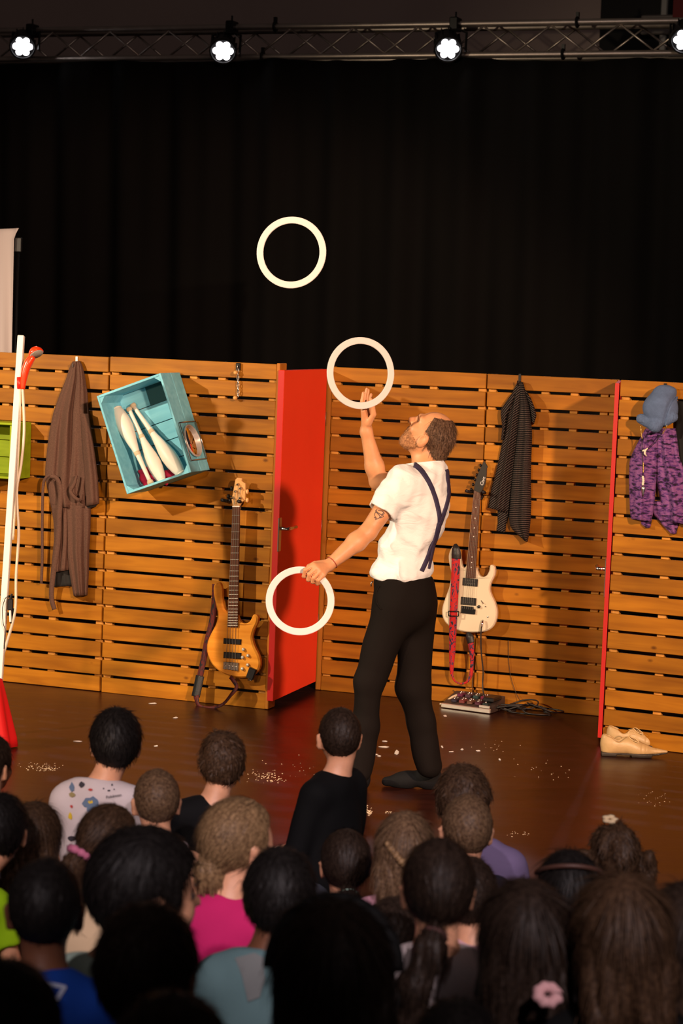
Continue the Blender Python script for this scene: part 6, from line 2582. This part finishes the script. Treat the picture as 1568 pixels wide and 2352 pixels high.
if h is not None:
    V, F = text_mesh('Pokémon', .0135, 0, .0004)
    zx = Vector((1, 0, 0)) - n_ * n_.x
    zx.normalize()
    yx = n_.cross(zx)
    TM = Matrix((zx, yx, n_)).transposed().to_4x4()
    TM = Matrix.Translation(h + n_ * .006) @ TM @ Matrix.Rotation(.22, 4, 'Z')
    obj('print_lettering', [TM @ v for v in V], F, INKS['k'], K['shirt'], False, True)

K = KID['blue']
WI = mat('print_white', rgb(176, 184, 206), .8)
for poly in ([(103, 2254), (150, 2264), (146, 2272), (116, 2266), (104, 2290), (97, 2288)], [(150, 2264), (152, 2270), (133, 2301), (122, 2301), (127, 2292), (140, 2270)], [(106, 2289), (128, 2293), (124, 2301), (104, 2296)], [(84, 2251), (100, 2252), (94, 2266), (86, 2264)], [(112, 2268), (122, 2270), (111, 2291), (106, 2288)]):
    decal_on('print_letter', K['bv'], poly, WI, K['shirt'], .004)
K = KID['teal']
decal_on('grey_panel', K['bv'], [(541, 2202), (585, 2190), (604, 2200), (608, 2250), (596, 2290), (570, 2300), (556, 2240)], mat('panel_grey', rgb(112, 116, 116), .85), K['shirt'], .004)
ribbon_on('collar', K['bv'], [(575, 2139), (600, 2146), (632, 2156)], 8, mat('collar_cream', rgb(190, 182, 130), .85), K['shirt'], .006)
K = KID['red']
for path in ([(1118, 2292), (1126, 2280), (1130, 2284), (1124, 2292), (1132, 2290)], [(1132, 2290), (1138, 2276), (1141, 2282), (1137, 2288), (1146, 2276), (1152, 2270)], [(1150, 2284), (1154, 2280)]):
    ribbon_on('script_line', K['bv'], path, 2.2, WI, K['shirt'], .004, sub=1)
# face of the child in mint
K = KID['mint']
for sx_ in (-.029, .029):
    MB().lathe([(.001, -.0105), (.006, -.0088), (.009, -.005), (.0105, 0), (.009, .005), (.006, .0088), (.001, .0105)], 12, Matrix.Translation(K['W'](sx_, .0735, -.006))).obj('eye', mat('eye_dark', (.06, .045, .04), .15), K['root'], True, True)
    MB().tube([K['W'](sx_ * .5, .094, .016), K['W'](sx_, .090, .021), K['W'](sx_ * 1.5, .076, .016)], [.0025, .0035, .002], 6).obj('eyebrow', HM['black'], K['root'], True, True)
# hair bands and clips
K = KID['bighair']
pts = [K['W'](.092 * math.cos(a), -.02 + .03 * math.sin(a), .018 + .098 * math.sin(a)) for a in [PI * k / 24 for k in range(25)]]
MB().tube(pts, .012 * K['s'], 8).obj('hair_band', mat('black_velour', (.006, .007, .008), .7), K['root'], True, True)
K = KID['dk27']
pts = [K['W'](.090 * math.cos(a), .0 - .10 * math.sin(a), .050 + .050 * math.sin(a)) for a in [PI * k / 24 for k in range(25)]]
MB().tube(pts, .007 * K['s'], 8).obj('hair_band', mat('brown_band', rgb(72, 44, 34), .6), K['root'], True, True)
K = KID['braid']
for k in range(11):
    t = k / 10
    c = K['W'](-.055 + .075 * t, -.095 - .03 * math.sin(PI * t), .045 - .085 * t)
    MB().lathe([(.002, -.011), (.008, -.008), (.011, 0), (.008, .008), (.002, .011)], 8, Matrix.Translation(c) @ Matrix.Rotation(.9 if k % 2 else -.5, 4, 'Y')).obj('braid_lock', HM['blond'], K['root'], True, True)
K = KID['pig']
c = K['W'](-.02, .02, .125)
for k in range(5):
    a = 2 * PI * k / 5
    MB().lathe([(.002, -.006), (.011, -.003), (.012, .003), (.003, .006)], 8, Matrix.Translation(c + Vector((.013 * math.cos(a), .01 * math.sin(a), .006 * math.sin(a))))).obj('bow_petal', mat('cream_bow', rgb(214, 190, 150), .7) if k == 0 else bpy.data.materials['cream_bow'], K['root'], True, True)

K = KID['scr']
h = at(1257, 2285, K['d'] - .20)
pts = [h + Vector((.019 * math.cos(a), .015 * math.sin(a), .011 * math.sin(a))) for a in [2 * PI * k / 26 for k in range(27)]]
MB().tube(pts, [.0115 * (1 + .22 * math.sin(k * 1.9) + .12 * math.sin(k * 4.3)) for k in range(27)], 8, False).obj('scrunchie', mat('pale_pink_scrunchie', rgb(206, 158, 160), .8), K['root'], True, True)
